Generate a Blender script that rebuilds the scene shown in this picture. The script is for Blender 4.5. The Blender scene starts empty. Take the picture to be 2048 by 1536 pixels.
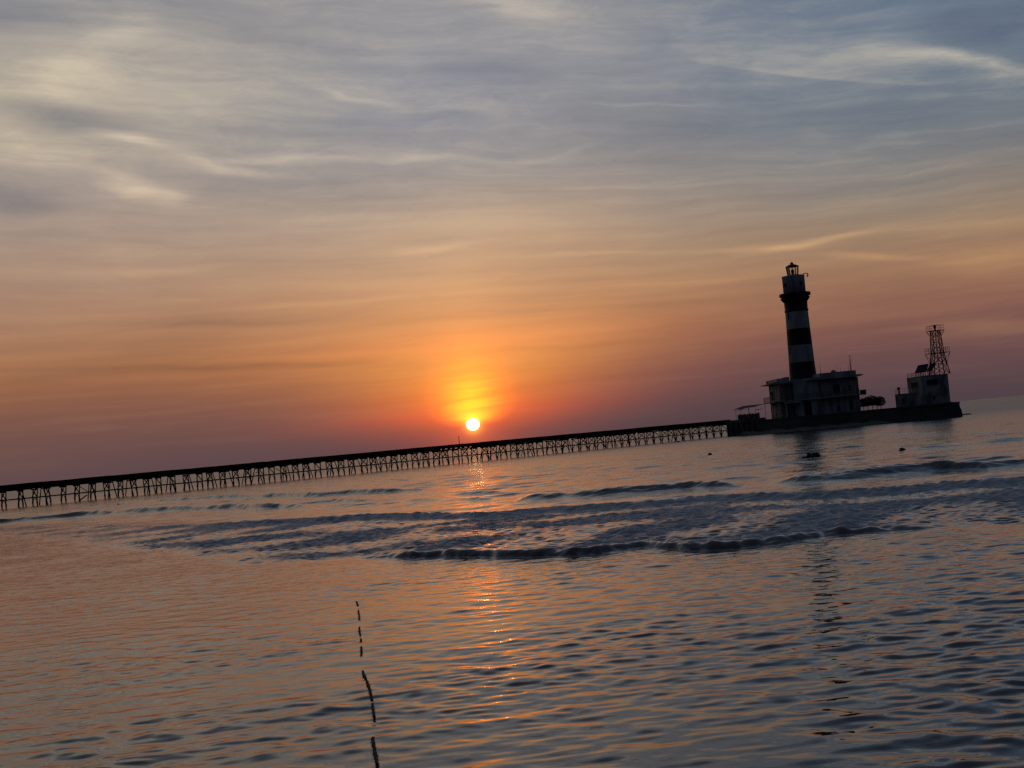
import bpy, bmesh, math, random
import numpy as np
from mathutils import Vector, Matrix, noise as mnoise

random.seed(7)
rng = np.random.RandomState(11)
R = math.radians
scene = bpy.context.scene
col = scene.collection

# ------------------------------------------------------------------ camera
F_PX = 2813.0                       # focal length in pixels of a 2048 px wide frame
CAM_H = 2.7
ROLL, PITCH = R(5.25), R(2.35)
cam_d = bpy.data.cameras.new("camera")
cam = bpy.data.objects.new("camera", cam_d)
col.objects.link(cam)
cam_d.sensor_width = 36.0
cam_d.lens = 36.0 * F_PX / 2048.0
cam_d.clip_start, cam_d.clip_end = 0.1, 60000.0
up0 = Vector((0, -math.sin(PITCH), math.cos(PITCH)))
fwd = Vector((0, math.cos(PITCH), math.sin(PITCH)))
rt0 = Vector((1, 0, 0))
rt = rt0 * math.cos(ROLL) - up0 * math.sin(ROLL)
up = rt0 * math.sin(ROLL) + up0 * math.cos(ROLL)
M = Matrix((rt, up, -fwd)).transposed().to_4x4()
M.translation = Vector((0, 0, CAM_H))
cam.matrix_world = M
scene.camera = cam


def ray(px, py):
    return rt * ((px - 1024) / F_PX) + up * ((768 - py) / F_PX) + fwd


def at(px, py, Y):
    d = ray(px, py)
    return Vector((0, 0, CAM_H)) + d * (Y / d.y)


def ground(px, py, z=0.0):
    d = ray(px, py)
    t = (z - CAM_H) / d.z
    return Vector((0, 0, CAM_H)) + d * t


def azel(px, py):
    d = ray(px, py).normalized()
    return math.degrees(math.atan2(d.x, d.y)), math.degrees(math.asin(d.z))


# ------------------------------------------------------------------ render settings / view
scene.view_settings.view_transform = 'Standard'
scene.view_settings.look = 'None'
scene.view_settings.exposure = 0.0
scene.view_settings.gamma = 1.0
scene.render.engine = 'CYCLES'
scene.cycles.max_bounces = 6
scene.cycles.use_denoising = False
scene.cycles.caustics_reflective = False
scene.cycles.caustics_refractive = False
scene.cycles.sample_clamp_indirect = 4.0


def lin(c):
    out = []
    for v in c:
        v /= 255.0
        out.append(v / 12.92 if v <= 0.04045 else ((v + 0.055) / 1.055) ** 2.4)
    return out


# ------------------------------------------------------------------ node helper
class NT:
    def __init__(self, tree):
        self.t = tree
        self.n = tree.nodes
        self.l = tree.links

    def new(self, typ, **kw):
        nd = self.n.new(typ)
        for k, v in kw.items():
            setattr(nd, k, v)
        return nd

    def put(self, sock, v):
        if isinstance(v, bpy.types.NodeSocket):
            self.l.new(v, sock)
        else:
            sock.default_value = v

    def m(self, op, a, b=None, c=None, clamp=False):
        nd = self.new('ShaderNodeMath', operation=op, use_clamp=clamp)
        self.put(nd.inputs[0], a)
        if b is not None:
            self.put(nd.inputs[1], b)
        if c is not None:
            self.put(nd.inputs[2], c)
        return nd.outputs[0]

    def add(self, a, b): return self.m('ADD', a, b)
    def sub(self, a, b): return self.m('SUBTRACT', a, b)
    def mul(self, a, b): return self.m('MULTIPLY', a, b)
    def div(self, a, b): return self.m('DIVIDE', a, b)

    def vec(self, x, y, z=0.0):
        nd = self.new('ShaderNodeCombineXYZ')
        for i, v in enumerate((x, y, z)):
            self.put(nd.inputs[i], v)
        return nd.outputs[0]

    def vm(self, op, a, b=None, scale=None):
        nd = self.new('ShaderNodeVectorMath', operation=op)
        self.put(nd.inputs[0], a)
        if b is not None:
            self.put(nd.inputs[1], b)
        if scale is not None:
            self.put(nd.inputs['Scale'], scale)
        return nd.outputs[0]

    def sep(self, v):
        nd = self.new('ShaderNodeSeparateXYZ')
        self.put(nd.inputs[0], v)
        return nd.outputs

    def noise(self, vec, scale=1.0, detail=3.0, rough=0.5, dist=0.0):
        nd = self.new('ShaderNodeTexNoise', noise_dimensions='3D')
        self.put(nd.inputs['Vector'], vec)
        nd.inputs['Scale'].default_value = scale
        nd.inputs['Detail'].default_value = detail
        nd.inputs['Roughness'].default_value = rough
        nd.inputs['Distortion'].default_value = dist
        return nd

    def rng(self, v, a, b, c=0.0, d=1.0, smooth=True):
        nd = self.new('ShaderNodeMapRange', interpolation_type='SMOOTHSTEP' if smooth else 'LINEAR')
        nd.clamp = True
        self.put(nd.inputs[0], v)
        for i, q in enumerate((a, b, c, d)):
            self.put(nd.inputs[i + 1], q)
        return nd.outputs[0]

    def mix(self, f, a, b, blend='MIX'):
        nd = self.new('ShaderNodeMix', data_type='RGBA', blend_type=blend)
        self.put(nd.inputs[0], f)
        for i, v in ((6, a), (7, b)):
            if not isinstance(v, bpy.types.NodeSocket):
                v = (*v, 1.0) if len(v) == 3 else v
            self.put(nd.inputs[i], v)
        return nd.outputs[2]

    def ramp(self, f, stops, interp='B_SPLINE'):
        nd = self.new('ShaderNodeValToRGB')
        nd.color_ramp.interpolation = interp
        e = nd.color_ramp.elements
        while len(e) > 1:
            e.remove(e[0])
        e[0].position = stops[0][0]
        e[0].color = (*stops[0][1], 1)
        for p, c in stops[1:]:
            q = e.new(p)
            q.color = (*c, 1)
        self.put(nd.inputs[0], f)
        return nd.outputs[0]


# ------------------------------------------------------------------ world: the sunset sky
SUN_AZ, SUN_EL = azel(946, 849)
world = bpy.data.worlds.new("World")
scene.world = world
world.use_nodes = True
world.cycles.sampling_method = 'MANUAL'
world.cycles.sample_map_resolution = 1024
wt = NT(world.node_tree)
wt.n.clear()
w_out = wt.new('ShaderNodeOutputWorld')
w_bg = wt.new('ShaderNodeBackground')
wt.l.new(w_bg.outputs[0], w_out.inputs[0])
tc = wt.new('ShaderNodeTexCoord')
dx, dy, dz = wt.sep(wt.vm('NORMALIZE', tc.outputs['Generated']))
AZ = wt.sub(wt.mul(wt.m('ARCTAN2', dx, dy), 180 / math.pi), SUN_AZ)     # degrees right of the sun
EL = wt.mul(wt.m('ARCSINE', wt.m('MINIMUM', wt.m('MAXIMUM', dz, -1.0), 1.0)), 180 / math.pi)
EL = wt.m('MAXIMUM', EL, 0.0)
# cloud sheets drift: warp the angles with soft noise so that nothing is ruled
base_v = wt.vec(wt.mul(AZ, 0.16), wt.mul(EL, 0.42), 0.0)
wn = wt.noise(base_v, 1.0, 2.0, 0.5)
wx, wy, wz = wt.sep(wn.outputs['Color'])
hi = wt.rng(EL, 3.0, 12.0)
AZw = wt.add(AZ, wt.mul(wt.sub(wx, 0.5), wt.add(wt.mul(hi, 3.2), 1.5)))
ELw = wt.add(EL, wt.mul(wt.sub(wy, 0.5), wt.add(wt.mul(hi, 0.75), 0.35)))

E_MAX = 30.0
LEFT = [(0, (92, 72, 76)), (1.0, (103, 77, 76)), (2.3, (118, 84, 76)), (3.5, (147, 97, 73)), (4.6, (164, 114, 80)),
        (6.0, (160, 119, 95)), (7.6, (166, 134, 113)), (9.5, (168, 146, 130)), (11.5, (165, 151, 142)),
        (13.2, (176, 163, 144)), (15.2, (184, 171, 151)), (17.2, (168, 161, 151)), (19.5, (136, 136, 143)),
        (24, (104, 112, 126)), (30, (80, 92, 110))]
MID = [(0, (138, 76, 70)), (0.5, (172, 82, 66)), (0.95, (216, 96, 58)), (1.6, (280, 120, 52)), (2.4, (320, 147, 62)),
       (3.3, (306, 164, 80)), (4.3, (246, 160, 88)), (5.6, (213, 154, 106)), (7.2, (203, 160, 122)), (9, (186, 161, 137)),
       (11, (158, 151, 146)), (13, (142, 143, 149)), (15, (141, 143, 151)), (17, (154, 152, 152)), (19, (142, 142, 148)),
       (24, (98, 107, 122)), (30, (74, 86, 104))]
RIGHT = [(0, (78, 64, 70)), (0.8, (86, 68, 72)), (1.6, (100, 74, 76)), (2.6, (114, 80, 78)), (3.6, (130, 90, 80)),
         (4.6, (146, 106, 86)), (5.8, (152, 118, 94)), (7.0, (152, 128, 106)), (8.2, (138, 128, 118)), (10, (114, 120, 126)),
         (12, (104, 118, 132)), (13.5, (112, 124, 136)), (15, (104, 120, 137)), (17, (80, 104, 130)), (20, (62, 90, 118)),
         (24, (66, 84, 106)), (30, (60, 74, 96))]


def ramp_of(tab):
    return wt.ramp(wt.div(ELw, E_MAX), [(e / E_MAX, lin(c)) for e, c in tab], 'B_SPLINE')


cl, cm, cr = ramp_of(LEFT), ramp_of(MID), ramp_of(RIGHT)
side = wt.rng(AZw, -11.0, 15.0)
edge = wt.mix(side, cl, cr)
halo_w = wt.add(3.0, wt.mul(wt.m('MINIMUM', EL, 14.0), 0.66))
w_mid = wt.m('EXPONENT', wt.mul(wt.m('POWER', wt.div(wt.m('ABSOLUTE', AZ), halo_w), 1.45), -1.0))
sky = wt.mix(w_mid, edge, cm)

# thin streaks of the cloud veil, drawn out along the horizon
tilt = wt.mul(wt.rng(EL, 5.0, 13.0), 0.085)
ELt = wt.add(ELw, wt.mul(AZ, tilt))
fine = wt.noise(wt.vec(wt.mul(AZw, 0.16), wt.mul(ELt, 2.6), 3.7), 1.0, 4.0, 0.55, 0.08).outputs['Fac']
broad = wt.noise(wt.vec(wt.mul(AZw, 0.10), wt.mul(ELt, 0.62), 9.1), 1.0, 3.0, 0.5, 0.15).outputs['Fac']
wisps = wt.noise(wt.vec(wt.mul(AZw, 0.26), wt.mul(ELt, 1.25), 21.0), 1.0, 6.0, 0.58, 0.22).outputs['Fac']
val = wt.add(wt.mul(wt.sub(fine, 0.5), wt.rng(EL, 0.3, 2.5, 0.06, 0.40)),
             wt.mul(wt.sub(broad, 0.5), wt.rng(EL, 2.0, 8.0, 0.12, 0.42)))
val = wt.add(val, wt.mul(wt.sub(wisps, 0.5), wt.rng(EL, 6.0, 13.0, 0.0, 0.30)))

# single bright and dark clouds: (pixel, half length, half height in degrees, slope, strength)
CLOUDS = [
    (255, 285, 1.0, .26, -.06, .50), (370, 316, 1.2, .22, -.20, .30), (480, 338, 1.3, .16, -.06, .22), (285, 381, 0.75, .34, -.12, .52), (330, 395, .5, .2, .1, .2),
    (240, 355, .8, .22, .05, .16), (90, 310, 2.0, .55, -.1, .30), (130, 175, 1.9, .75, .25, .30), (230, 75, 1.6, .5, .55, .18),
    (130, 238, 1.9, .42, -.05, -.42), (30, 400, 1.6, .42, .0, -.34), (520, 368, 3.6, .42, .02, -.22), (30, 40, 1.4, .8, .3, -.26),
    (700, 193, 1.3, .16, -.22, .24), (900, 225, 1.2, .12, -.02, .14), (640, 318, 3.6, .16, .02, .24), (800, 325, 1.6, .12, .06, .16), (480, 60, 3.2, .6, -.2, -.16),
    (1030, 12, 1.6, .55, -.2, .30), (1180, 60, 2.6, .7, .25, .08), (1010, 140, 2.2, .40, .1, -.14),
    (1890, 118, 1.8, .24, -.17, .52), (2000, 142, 1.3, .30, -.10, .40), (1640, 112, 2.4, .50, .0, .13),
    (1330, 214, 1.6, .07, .0, .16), (1250, 275, 4.0, .7, .05, -.12), (1990, 40, 2.6, 1.1, -.1, -.26), (1800, 230, 3.6, .60, -.02, -.08),
    (380, 170, 4.2, 1.1, .0, .12), (830, 195, 2.2, .45, -.05, .16), (1800, 108, 2.6, .50, -.04, .14), (1420, 260, 2.6, .5, .0, -.10),
    (1200, 503, 3.0, .08, .05, .20), (700, 602, 4.0, .10, .08, .14), (1350, 563, 3.0, .10, .05, .14), (500, 645, 5.0, .15, .04, -.14), (1250, 610, 4.0, .12, .05, -.12),
    (850, 499, 2.0, .13, .10, .26), (330, 538, 2.0, .12, .10, .10), (1510, 497, 2.0, .10, .0, .26),
    (1640, 482, 1.9, .12, .16, .36), (1745, 517, 1.6, .13, -.08, .32), (1980, 520, 1.9, .45, .1, .24), (1950, 452, 2.4, .25, .06, .14),
    (430, 735, 5.0, .14, .03, -.24), (1000, 700, 3.0, .10, .06, -.10), (1150, 660, 3.0, .12, .08, .08), (1090, 310, 2.2, .10, .22, .10),
    (980, 560, 5.0, .25, .06, .06), (1990, 660, 2.2, .30, .05, .16), (1160, 375, 3.0, .08, .04, .12), (1960, 280, 2.0, .08, -.04, .10),
]
acc = None
for px, py, sx, sy, sl, amp in CLOUDS:
    a0, e0 = azel(px, py)
    a0 -= SUN_AZ
    sl2 = sl - 0.092                  # slopes were read off the tilted frame: level them
    ua = wt.sub(AZw, a0)
    ue = wt.sub(wt.sub(ELw, e0), wt.mul(ua, sl2))
    q = wt.add(wt.m('POWER', wt.m('ABSOLUTE', wt.div(ua, sx)), 2.0), wt.m('POWER', wt.m('ABSOLUTE', wt.div(ue, sy)), 2.0))
    g = wt.mul(wt.m('EXPONENT', wt.mul(q, -0.7)), amp)
    acc = g if acc is None else wt.add(acc, g)
hair = wt.noise(wt.vec(wt.mul(AZw, 0.9), wt.mul(ELt, 4.2), 33.0), 1.0, 5.0, 0.62, 0.3).outputs['Fac']
acc = wt.mul(acc, wt.add(-0.1, wt.add(wt.mul(wisps, 1.3), wt.mul(hair, 0.9))))
acc = wt.add(acc, wt.mul(wt.sub(hair, 0.5), wt.rng(EL, 5.0, 12.0, 0.0, 0.16)))
fibre = wt.noise(wt.vec(wt.mul(AZw, 1.9), wt.mul(ELt, 9.0), 61.0), 1.0, 4.0, 0.6, 0.25).outputs['Fac']
acc = wt.add(acc, wt.mul(wt.sub(fibre, 0.5), wt.rng(EL, 3.0, 10.0, 0.02, 0.10)))
fluff = wt.noise(wt.vec(wt.mul(AZw, 0.42), wt.mul(ELt, 0.95), 47.0), 1.0, 8.0, 0.66, 0.35).outputs['Fac']
acc = wt.add(acc, wt.mul(wt.sub(fluff, 0.5), wt.rng(EL, 7.0, 13.0, 0.0, 0.34)))
# the long veil on the right with its clean lower edge
a0, e0 = azel(1450, 137)
a1, e1 = azel(1780, 172)
ua = wt.sub(AZ, a0 - SUN_AZ)
bend = wt.mul(wt.m('POWER', wt.sub(ua, (a1 - a0) * .5), 2.0), .006)
ue = wt.sub(wt.add(wt.sub(EL, e0), wt.mul(wt.sub(wy, .5), .10)), wt.add(wt.mul(ua, (e1 - e0) / (a1 - a0)), wt.sub(bend, .02)))
veil = wt.mul(wt.rng(ue, -.03, .10), wt.m('EXPONENT', wt.mul(wt.m('MAXIMUM', ue, 0.0), -1.5)))
veil = wt.mul(veil, wt.mul(wt.rng(ua, -3.0, 1.2), wt.rng(ua, 9.5, 6.0)))
acc = wt.add(acc, wt.mul(veil, wt.add(.16, wt.mul(wisps, .14))))
val = wt.add(val, acc)
pos = wt.m('MAXIMUM', val, 0.0)
neg = wt.m('MINIMUM', val, 0.0)
warm = wt.mix(wt.rng(EL, 5.0, 12.0), (0.38, 0.21, 0.06), (0.43, 0.33, 0.18))
sky = wt.vm('ADD', sky, wt.vm('SCALE', warm, scale=pos))
sky = wt.vm('MULTIPLY', sky, wt.vec(wt.add(1, wt.mul(neg, 1.0)), wt.add(1, wt.mul(neg, 0.85)), wt.add(1, wt.mul(neg, 0.55))))

# the yellow glow standing over the sun, crossed by thin dark bars of cloud
bars = wt.noise(wt.vec(wt.mul(AZ, 0.30), wt.mul(wt.sub(EL, wt.mul(AZ, 0.03)), 2.7), 5.3), 1.0, 3.0, 0.55, 0.3).outputs['Fac']
bars = wt.rng(bars, 0.34, 0.58, 0.58, 1.0)
gl_w = wt.rng(EL, 0.8, 1.8, 0.70, 1.02)
glow = wt.m('EXPONENT', wt.mul(wt.m('POWER', wt.div(AZ, gl_w), 2.0), -1.0))
glow = wt.mul(wt.mul(glow, wt.rng(EL, 0.75, 1.15)), wt.m('EXPONENT', wt.mul(wt.m('POWER', wt.div(wt.m('MAXIMUM', wt.sub(EL, 1.5), 0.0), 1.55), 2.0), -1.0)))
glow = wt.mul(glow, bars)
glow_c = lin((255, 228, 62))
sky = wt.mix(wt.mul(glow, 0.94), sky, (4.2, glow_c[1] * 1.05, glow_c[2]))    # far more red light than a picture can hold
d2 = wt.m('SQRT', wt.add(wt.m('POWER', AZ, 2.0), wt.m('POWER', wt.sub(EL, SUN_EL), 2.0)))
ring = wt.mul(wt.m('EXPONENT', wt.mul(d2, -1.5)), 0.75)
sky = wt.vm('ADD', sky, wt.vm('SCALE', (0.80, 0.12, 0.015), scale=ring))

bloom = wt.mul(wt.m('EXPONENT', wt.mul(wt.m('MAXIMUM', wt.sub(d2, 0.26), 0.0), -9.0)), 0.8)
sky = wt.vm('ADD', sky, wt.vm('SCALE', (0.9, 0.50, 0.05), scale=bloom))
# away from the sunset the veil thins out and the sky falls to dusk blue
zen = wt.rng(EL, 17.0, 55.0)
sky = wt.mix(zen, sky, lin((62, 74, 92)))
back = wt.rng(wt.m('ABSOLUTE', AZ), 22.0, 95.0)
sky = wt.mix(back, sky, wt.mix(wt.rng(EL, 0.0, 30.0), lin((34, 38, 50)), lin((40, 48, 62))))

# clear air behind the veil
nish = wt.new('ShaderNodeTexSky', sky_type='NISHITA')
nish.sun_disc = False
nish.sun_elevation = R(SUN_EL)
nish.sun_rotation = R(SUN_AZ)
nish.air_density, nish.dust_density, nish.ozone_density = 1.5, 3.0, 2.0
sky = wt.vm('ADD', sky, wt.vm('SCALE', nish.outputs[0], scale=0.006))
wt.put(w_bg.inputs['Color'], sky)
w_bg.inputs['Strength'].default_value = 1.0

# the low sun, dimmed to a few thousandths by the haze it shines through
sun_d = bpy.data.lights.new("sun_light", 'SUN')
sun_d.energy = 0.0006
sun_d.angle = R(0.5)
sun_d.color = (1.0, 0.55, 0.16)
sun_l = bpy.data.objects.new("sun_light", sun_d)
col.objects.link(sun_l)
sd = ray(946, 849).normalized()
sun_l.rotation_euler = (-sd).to_track_quat('-Z', 'Y').to_euler()
sun_l.location = (0, 0, 80)


# ------------------------------------------------------------------ object helpers
def tag(o, label=None, cat=None, group=None, kind=None):
    if label: o['label'] = label
    if cat: o['category'] = cat
    if group: o['group'] = group
    if kind: o['kind'] = kind
    return o


def thing(name, label, cat, loc, group=None, rotz=0.0):
    o = bpy.data.objects.new(name, None)
    o.empty_display_size = 0.5
    col.objects.link(o)
    o.location = loc
    o.rotation_euler = (0, 0, rotz)
    return tag(o, label, cat, group)


def perp(d):
    d = d.normalized()
    a = Vector((0, 0, 1)) if abs(d.z) < 0.9 else Vector((1, 0, 0))
    s = d.cross(a).normalized()
    return s, s.cross(d).normalized()


class MB:
    """collects shapes for one mesh"""

    def __init__(self):
        self.v, self.f, self.mi = [], [], []
        self.smooth = []

    def poly(self, pts, faces, mi=0, smooth=False):
        o = len(self.v)
        self.v += [tuple(p) for p in pts]
        for fc in faces:
            self.f.append([o + i for i in fc])
            self.mi.append(mi)
            self.smooth.append(smooth)
        return self

    def box(self, x0, x1, y0, y1, z0, z1, mi=0):
        p = [(x0, y0, z0), (x1, y0, z0), (x1, y1, z0), (x0, y1, z0), (x0, y0, z1), (x1, y0, z1), (x1, y1, z1), (x0, y1, z1)]
        return self.poly(p, [(3, 2, 1, 0), (4, 5, 6, 7), (0, 1, 5, 4), (1, 2, 6, 5), (2, 3, 7, 6), (3, 0, 4, 7)], mi)

    def beam(self, a, b, w, h=None, mi=0):
        a, b = Vector(a), Vector(b)
        h = h or w
        s, u = perp(b - a)
        s, u = s * (w / 2), u * (h / 2)
        p = [a - s - u, a + s - u, a + s + u, a - s + u, b - s - u, b + s - u, b + s + u, b - s + u]
        return self.poly(p, [(3, 2, 1, 0), (4, 5, 6, 7), (0, 1, 5, 4), (1, 2, 6, 5), (2, 3, 7, 6), (3, 0, 4, 7)], mi)

    def tube(self, pts, rad, n=8, mi=0, cap=True):
        pts = [Vector(p) for p in pts]
        rs = rad if isinstance(rad, (list, tuple)) else [rad] * len(pts)
        o = []
        fs = []
        for i, p in enumerate(pts):
            d = pts[min(i + 1, len(pts) - 1)] - pts[max(i - 1, 0)]
            s, u = perp(d)
            for k in range(n):
                a = 2 * math.pi * k / n
                o.append(p + (s * math.cos(a) + u * math.sin(a)) * rs[i])
        for i in range(len(pts) - 1):
            for k in range(n):
                k2 = (k + 1) % n
                fs.append((i * n + k, i * n + k2, (i + 1) * n + k2, (i + 1) * n + k))
        self.poly(o, fs, mi, True)
        if cap:
            self.poly(o[:n], [tuple(range(n))[::-1]], mi)
            self.poly(o[-n:], [tuple(range(n))], mi)
        return self

    def lathe(self, prof, c=(0, 0), n=32, mi=0, smooth=True, mats=None):
        o, fs, ms = [], [], []
        for r, z in prof:
            for k in range(n):
                a = 2 * math.pi * (k + 0.5) / n
                o.append((c[0] + r * math.cos(a), c[1] + r * math.sin(a), z))
        b = len(self.v)
        self.v += o
        for i in range(len(prof) - 1):
            for k in range(n):
                k2 = (k + 1) % n
                self.f.append([b + i * n + k, b + i * n + k2, b + (i + 1) * n + k2, b + (i + 1) * n + k])
                self.mi.append(mats[i] if mats else mi)
                self.smooth.append(smooth)
        if prof[0][0] > 1e-4:
            self.f.append([b + k for k in range(n)][::-1]); self.mi.append(mats[0] if mats else mi); self.smooth.append(False)
        if prof[-1][0] > 1e-4:
            q = b + (len(prof) - 1) * n
            self.f.append([q + k for k in range(n)]); self.mi.append(mats[-1] if mats else mi); self.smooth.append(False)
        return self

    def prism(self, outline, y0, y1, mi=0):
        """outline in (x, z), extruded along y"""
        n = len(outline)
        p = [(x, y0, z) for x, z in outline] + [(x, y1, z) for x, z in outline]
        fs = [tuple(range(n)), tuple(range(2 * n - 1, n - 1, -1))]
        for i in range(n):
            j = (i + 1) % n
            fs.append((i, i + n, j + n, j))
        return self.poly(p, fs, mi)

    def slab(self, outline, z0, z1, mi=0):
        n = len(outline)
        p = [(x, y, z0) for x, y in outline] + [(x, y, z1) for x, y in outline]
        fs = [tuple(range(n))[::-1], tuple(range(n, 2 * n))]
        for i in range(n):
            j = (i + 1) % n
            fs.append((i, j, j + n, i + n))
        return self.poly(p, fs, mi)

    def build(self, name, mat, parent=None, origin=None):
        me = bpy.data.meshes.new(name)
        if parent is not None:
            org = origin if origin is not None else tuple(getattr(parent, 'location', (0, 0, 0)))
        else:
            org = origin or (0, 0, 0)
        v = [(p[0] - org[0], p[1] - org[1], p[2] - org[2]) for p in self.v]
        me.from_pydata(v, [], self.f)
        for m in (mat if isinstance(mat, (list, tuple)) else [mat]):
            me.materials.append(m)
        me.polygons.foreach_set('material_index', self.mi)
        me.polygons.foreach_set('use_smooth', self.smooth)
        bm = bmesh.new()
        bm.from_mesh(me)
        bmesh.ops.recalc_face_normals(bm, faces=bm.faces)
        bm.to_mesh(me)
        bm.free()
        me.update()
        o = bpy.data.objects.new(name, me)
        col.objects.link(o)
        if parent is not None:
            o.parent = parent
        else:
            o.location = org
        return o


# ------------------------------------------------------------------ materials
def material(name, c1, c2, rough=0.8, scale=0.6, stretch=(1, 1, 1), detail=6.0, lo=0.35, hi=0.68, spec=0.3, bump=0.0, metal=0.0):
    m = bpy.data.materials.new(name)
    m.use_nodes = True
    t = NT(m.node_tree)
    b = t.n['Principled BSDF']
    g = t.new('ShaderNodeNewGeometry')
    p = t.vm('MULTIPLY', g.outputs['Position'], stretch)
    n = t.noise(p, scale, detail, 0.6).outputs['Fac']
    t.put(b.inputs['Base Color'], t.mix(t.rng(n, lo, hi), c1, c2))
    t.put(b.inputs['Roughness'], t.rng(n, 0.2, 0.8, max(rough - 0.1, 0.05), min(rough + 0.1, 1.0)))
    b.inputs['Specular IOR Level'].default_value = spec
    b.inputs['Metallic'].default_value = metal
    if bump:
        bn = t.new('ShaderNodeBump')
        bn.inputs['Strength'].default_value = 0.5
        bn.inputs['Distance'].default_value = bump
        t.put(bn.inputs['Height'], t.noise(p, scale * 6, 4.0, 0.6).outputs['Fac'])
        t.l.new(bn.outputs[0], b.inputs['Normal'])
    return m


MT = {
    'timber': material('weathered_timber', (.020, .014, .011), (.055, .040, .030), .85, 2.0, (1, 1, .3), bump=.02),
    'deck': material('pier_deck_timber', (.022, .016, .013), (.045, .033, .026), .85, 1.2, (1, 1, 3), bump=.02),
    'white': material('whitewash', (.68, .68, .68), (.44, .44, .42), .8, .9, (1, 1, .18)),
    'white_low': material('lower_white_paint', (.40, .40, .39), (.22, .22, .21), .8, .9, (1, 1, .16)),
    'white_mid': material('weathered_white_paint', (.52, .52, .51), (.30, .30, .29), .8, .9, (1, 1, .16)),
    'black': material('black_paint', (.012, .012, .013), (.028, .028, .03), .6, .8),
    'plaster': material('stained_plaster', (.36, .36, .36), (.13, .13, .12), .9, 1.1, (1.3, 1.3, .20), lo=.42, hi=.66),
    'trim': material('trim_plaster', (.44, .44, .44), (.22, .22, .22), .85, .7, (1, 1, .4)),
    'block': material('block_plaster', (.40, .40, .40), (.13, .13, .12), .9, .55, (1, 1, .6), lo=.4, hi=.62),
    'concrete': material('sea_worn_concrete', (.075, .07, .065), (.13, .12, .11), .9, .35, (1, 1, 1.6), bump=.04),
    'rubble': material('pale_rubble', (.08, .072, .06), (.15, .13, .11), .95, .8, bump=.05),
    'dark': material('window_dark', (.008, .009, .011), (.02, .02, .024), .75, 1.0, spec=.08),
    'door': material('door_paint', (.05, .05, .055), (.09, .09, .09), .6, 1.0),
    'metal': material('painted_steel', (.05, .05, .052), (.11, .10, .09), .5, 3.0, metal=.4),
    'rust': material('rusty_steel', (.045, .03, .025), (.10, .06, .045), .7, 3.0, metal=.2),
    'solar': material('solar_cells', (.010, .012, .022), (.02, .024, .04), .12, 1.5, spec=.5),
    'drum': material('drum_paint', (.34, .35, .35), (.48, .48, .47), .6, 2.0),
    'cloth': material('awning_cloth', (.10, .10, .11), (.16, .16, .16), .9, 2.0),
    'leaf': material('clipped_foliage', (.025, .04, .018), (.06, .085, .035), .7, 2.0),
    'bark': material('bark', (.05, .04, .03), (.09, .07, .05), .9, 4.0),
    'rock': material('reef_rock', (.02, .02, .02), (.05, .045, .04), .6, 3.0, bump=.03),
    'rope': material('weedy_rope', (.008, .010, .008), (.022, .022, .016), .8, 12.0),
    'copper': material('lantern_roof_paint', (.03, .03, .033), (.06, .06, .06), .5, 2.0),
}

m = bpy.data.materials.new('lantern_glass')
m.use_nodes = True
t = NT(m.node_tree)
t.n.clear()
o_ = t.new('ShaderNodeOutputMaterial')
tr = t.new('ShaderNodeBsdfTransparent'); tr.inputs[0].default_value = (.86, .88, .88, 1)
gl = t.new('ShaderNodeBsdfGlossy'); gl.inputs['Roughness'].default_value = .03
fr = t.new('ShaderNodeFresnel'); fr.inputs[0].default_value = 1.4
mx = t.new('ShaderNodeMixShader')
t.l.new(fr.outputs[0], mx.inputs[0]); t.l.new(tr.outputs[0], mx.inputs[1]); t.l.new(gl.outputs[0], mx.inputs[2])
t.l.new(mx.outputs[0], o_.inputs[0])
MT['glass'] = m

# ------------------------------------------------------------------ the sun itself
m = bpy.data.materials.new('sun_surface')
m.use_nodes = True
t = NT(m.node_tree)
t.n.clear()
o_ = t.new('ShaderNodeOutputMaterial')
em = t.new('ShaderNodeEmission')
em.inputs[0].default_value = (1.0, .74, .34, 1)
tcs = t.new('ShaderNodeTexCoord')
ox, oy, oz = t.sep(tcs.outputs['Object'])
rr2 = t.div(t.m('SQRT', t.add(t.m('POWER', ox, 2.0), t.m('POWER', oz, 2.0))), 11000.0 * 13.3 / F_PX)
t.put(em.inputs[1], t.rng(rr2, 1.0, .80, 1.8, 22.0))      # limb darkening
t.l.new(em.outputs[0], o_.inputs[0])
SUN_D = 11000.0
bm = bmesh.new()
bmesh.ops.create_uvsphere(bm, u_segments=48, v_segments=32, radius=SUN_D * 13.3 / F_PX)
me = bpy.data.meshes.new('sun')
for fc in bm.faces:
    fc.smooth = True
bm.to_mesh(me); bm.free()
me.materials.append(m)
sun_o = bpy.data.objects.new('sun', me)
col.objects.link(sun_o)
sun_o.location = at(946, 849, SUN_D)
sun_o.scale = (1, 1, .90)
tag(sun_o, 'glowing white setting sun low above the long pier', 'sun')

# ------------------------------------------------------------------ water surface (one sheet to the horizon)
def smooth(a, b, x):
    t_ = np.clip((x - a) / (b - a), 0, 1)
    return t_ * t_ * (3 - 2 * t_)


def line_of(pix):
    p = [ground(*q) for q in pix]
    p.sort(key=lambda q: q.x)
    return np.array([q.x for q in p]), np.array([q.y for q in p])


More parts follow.
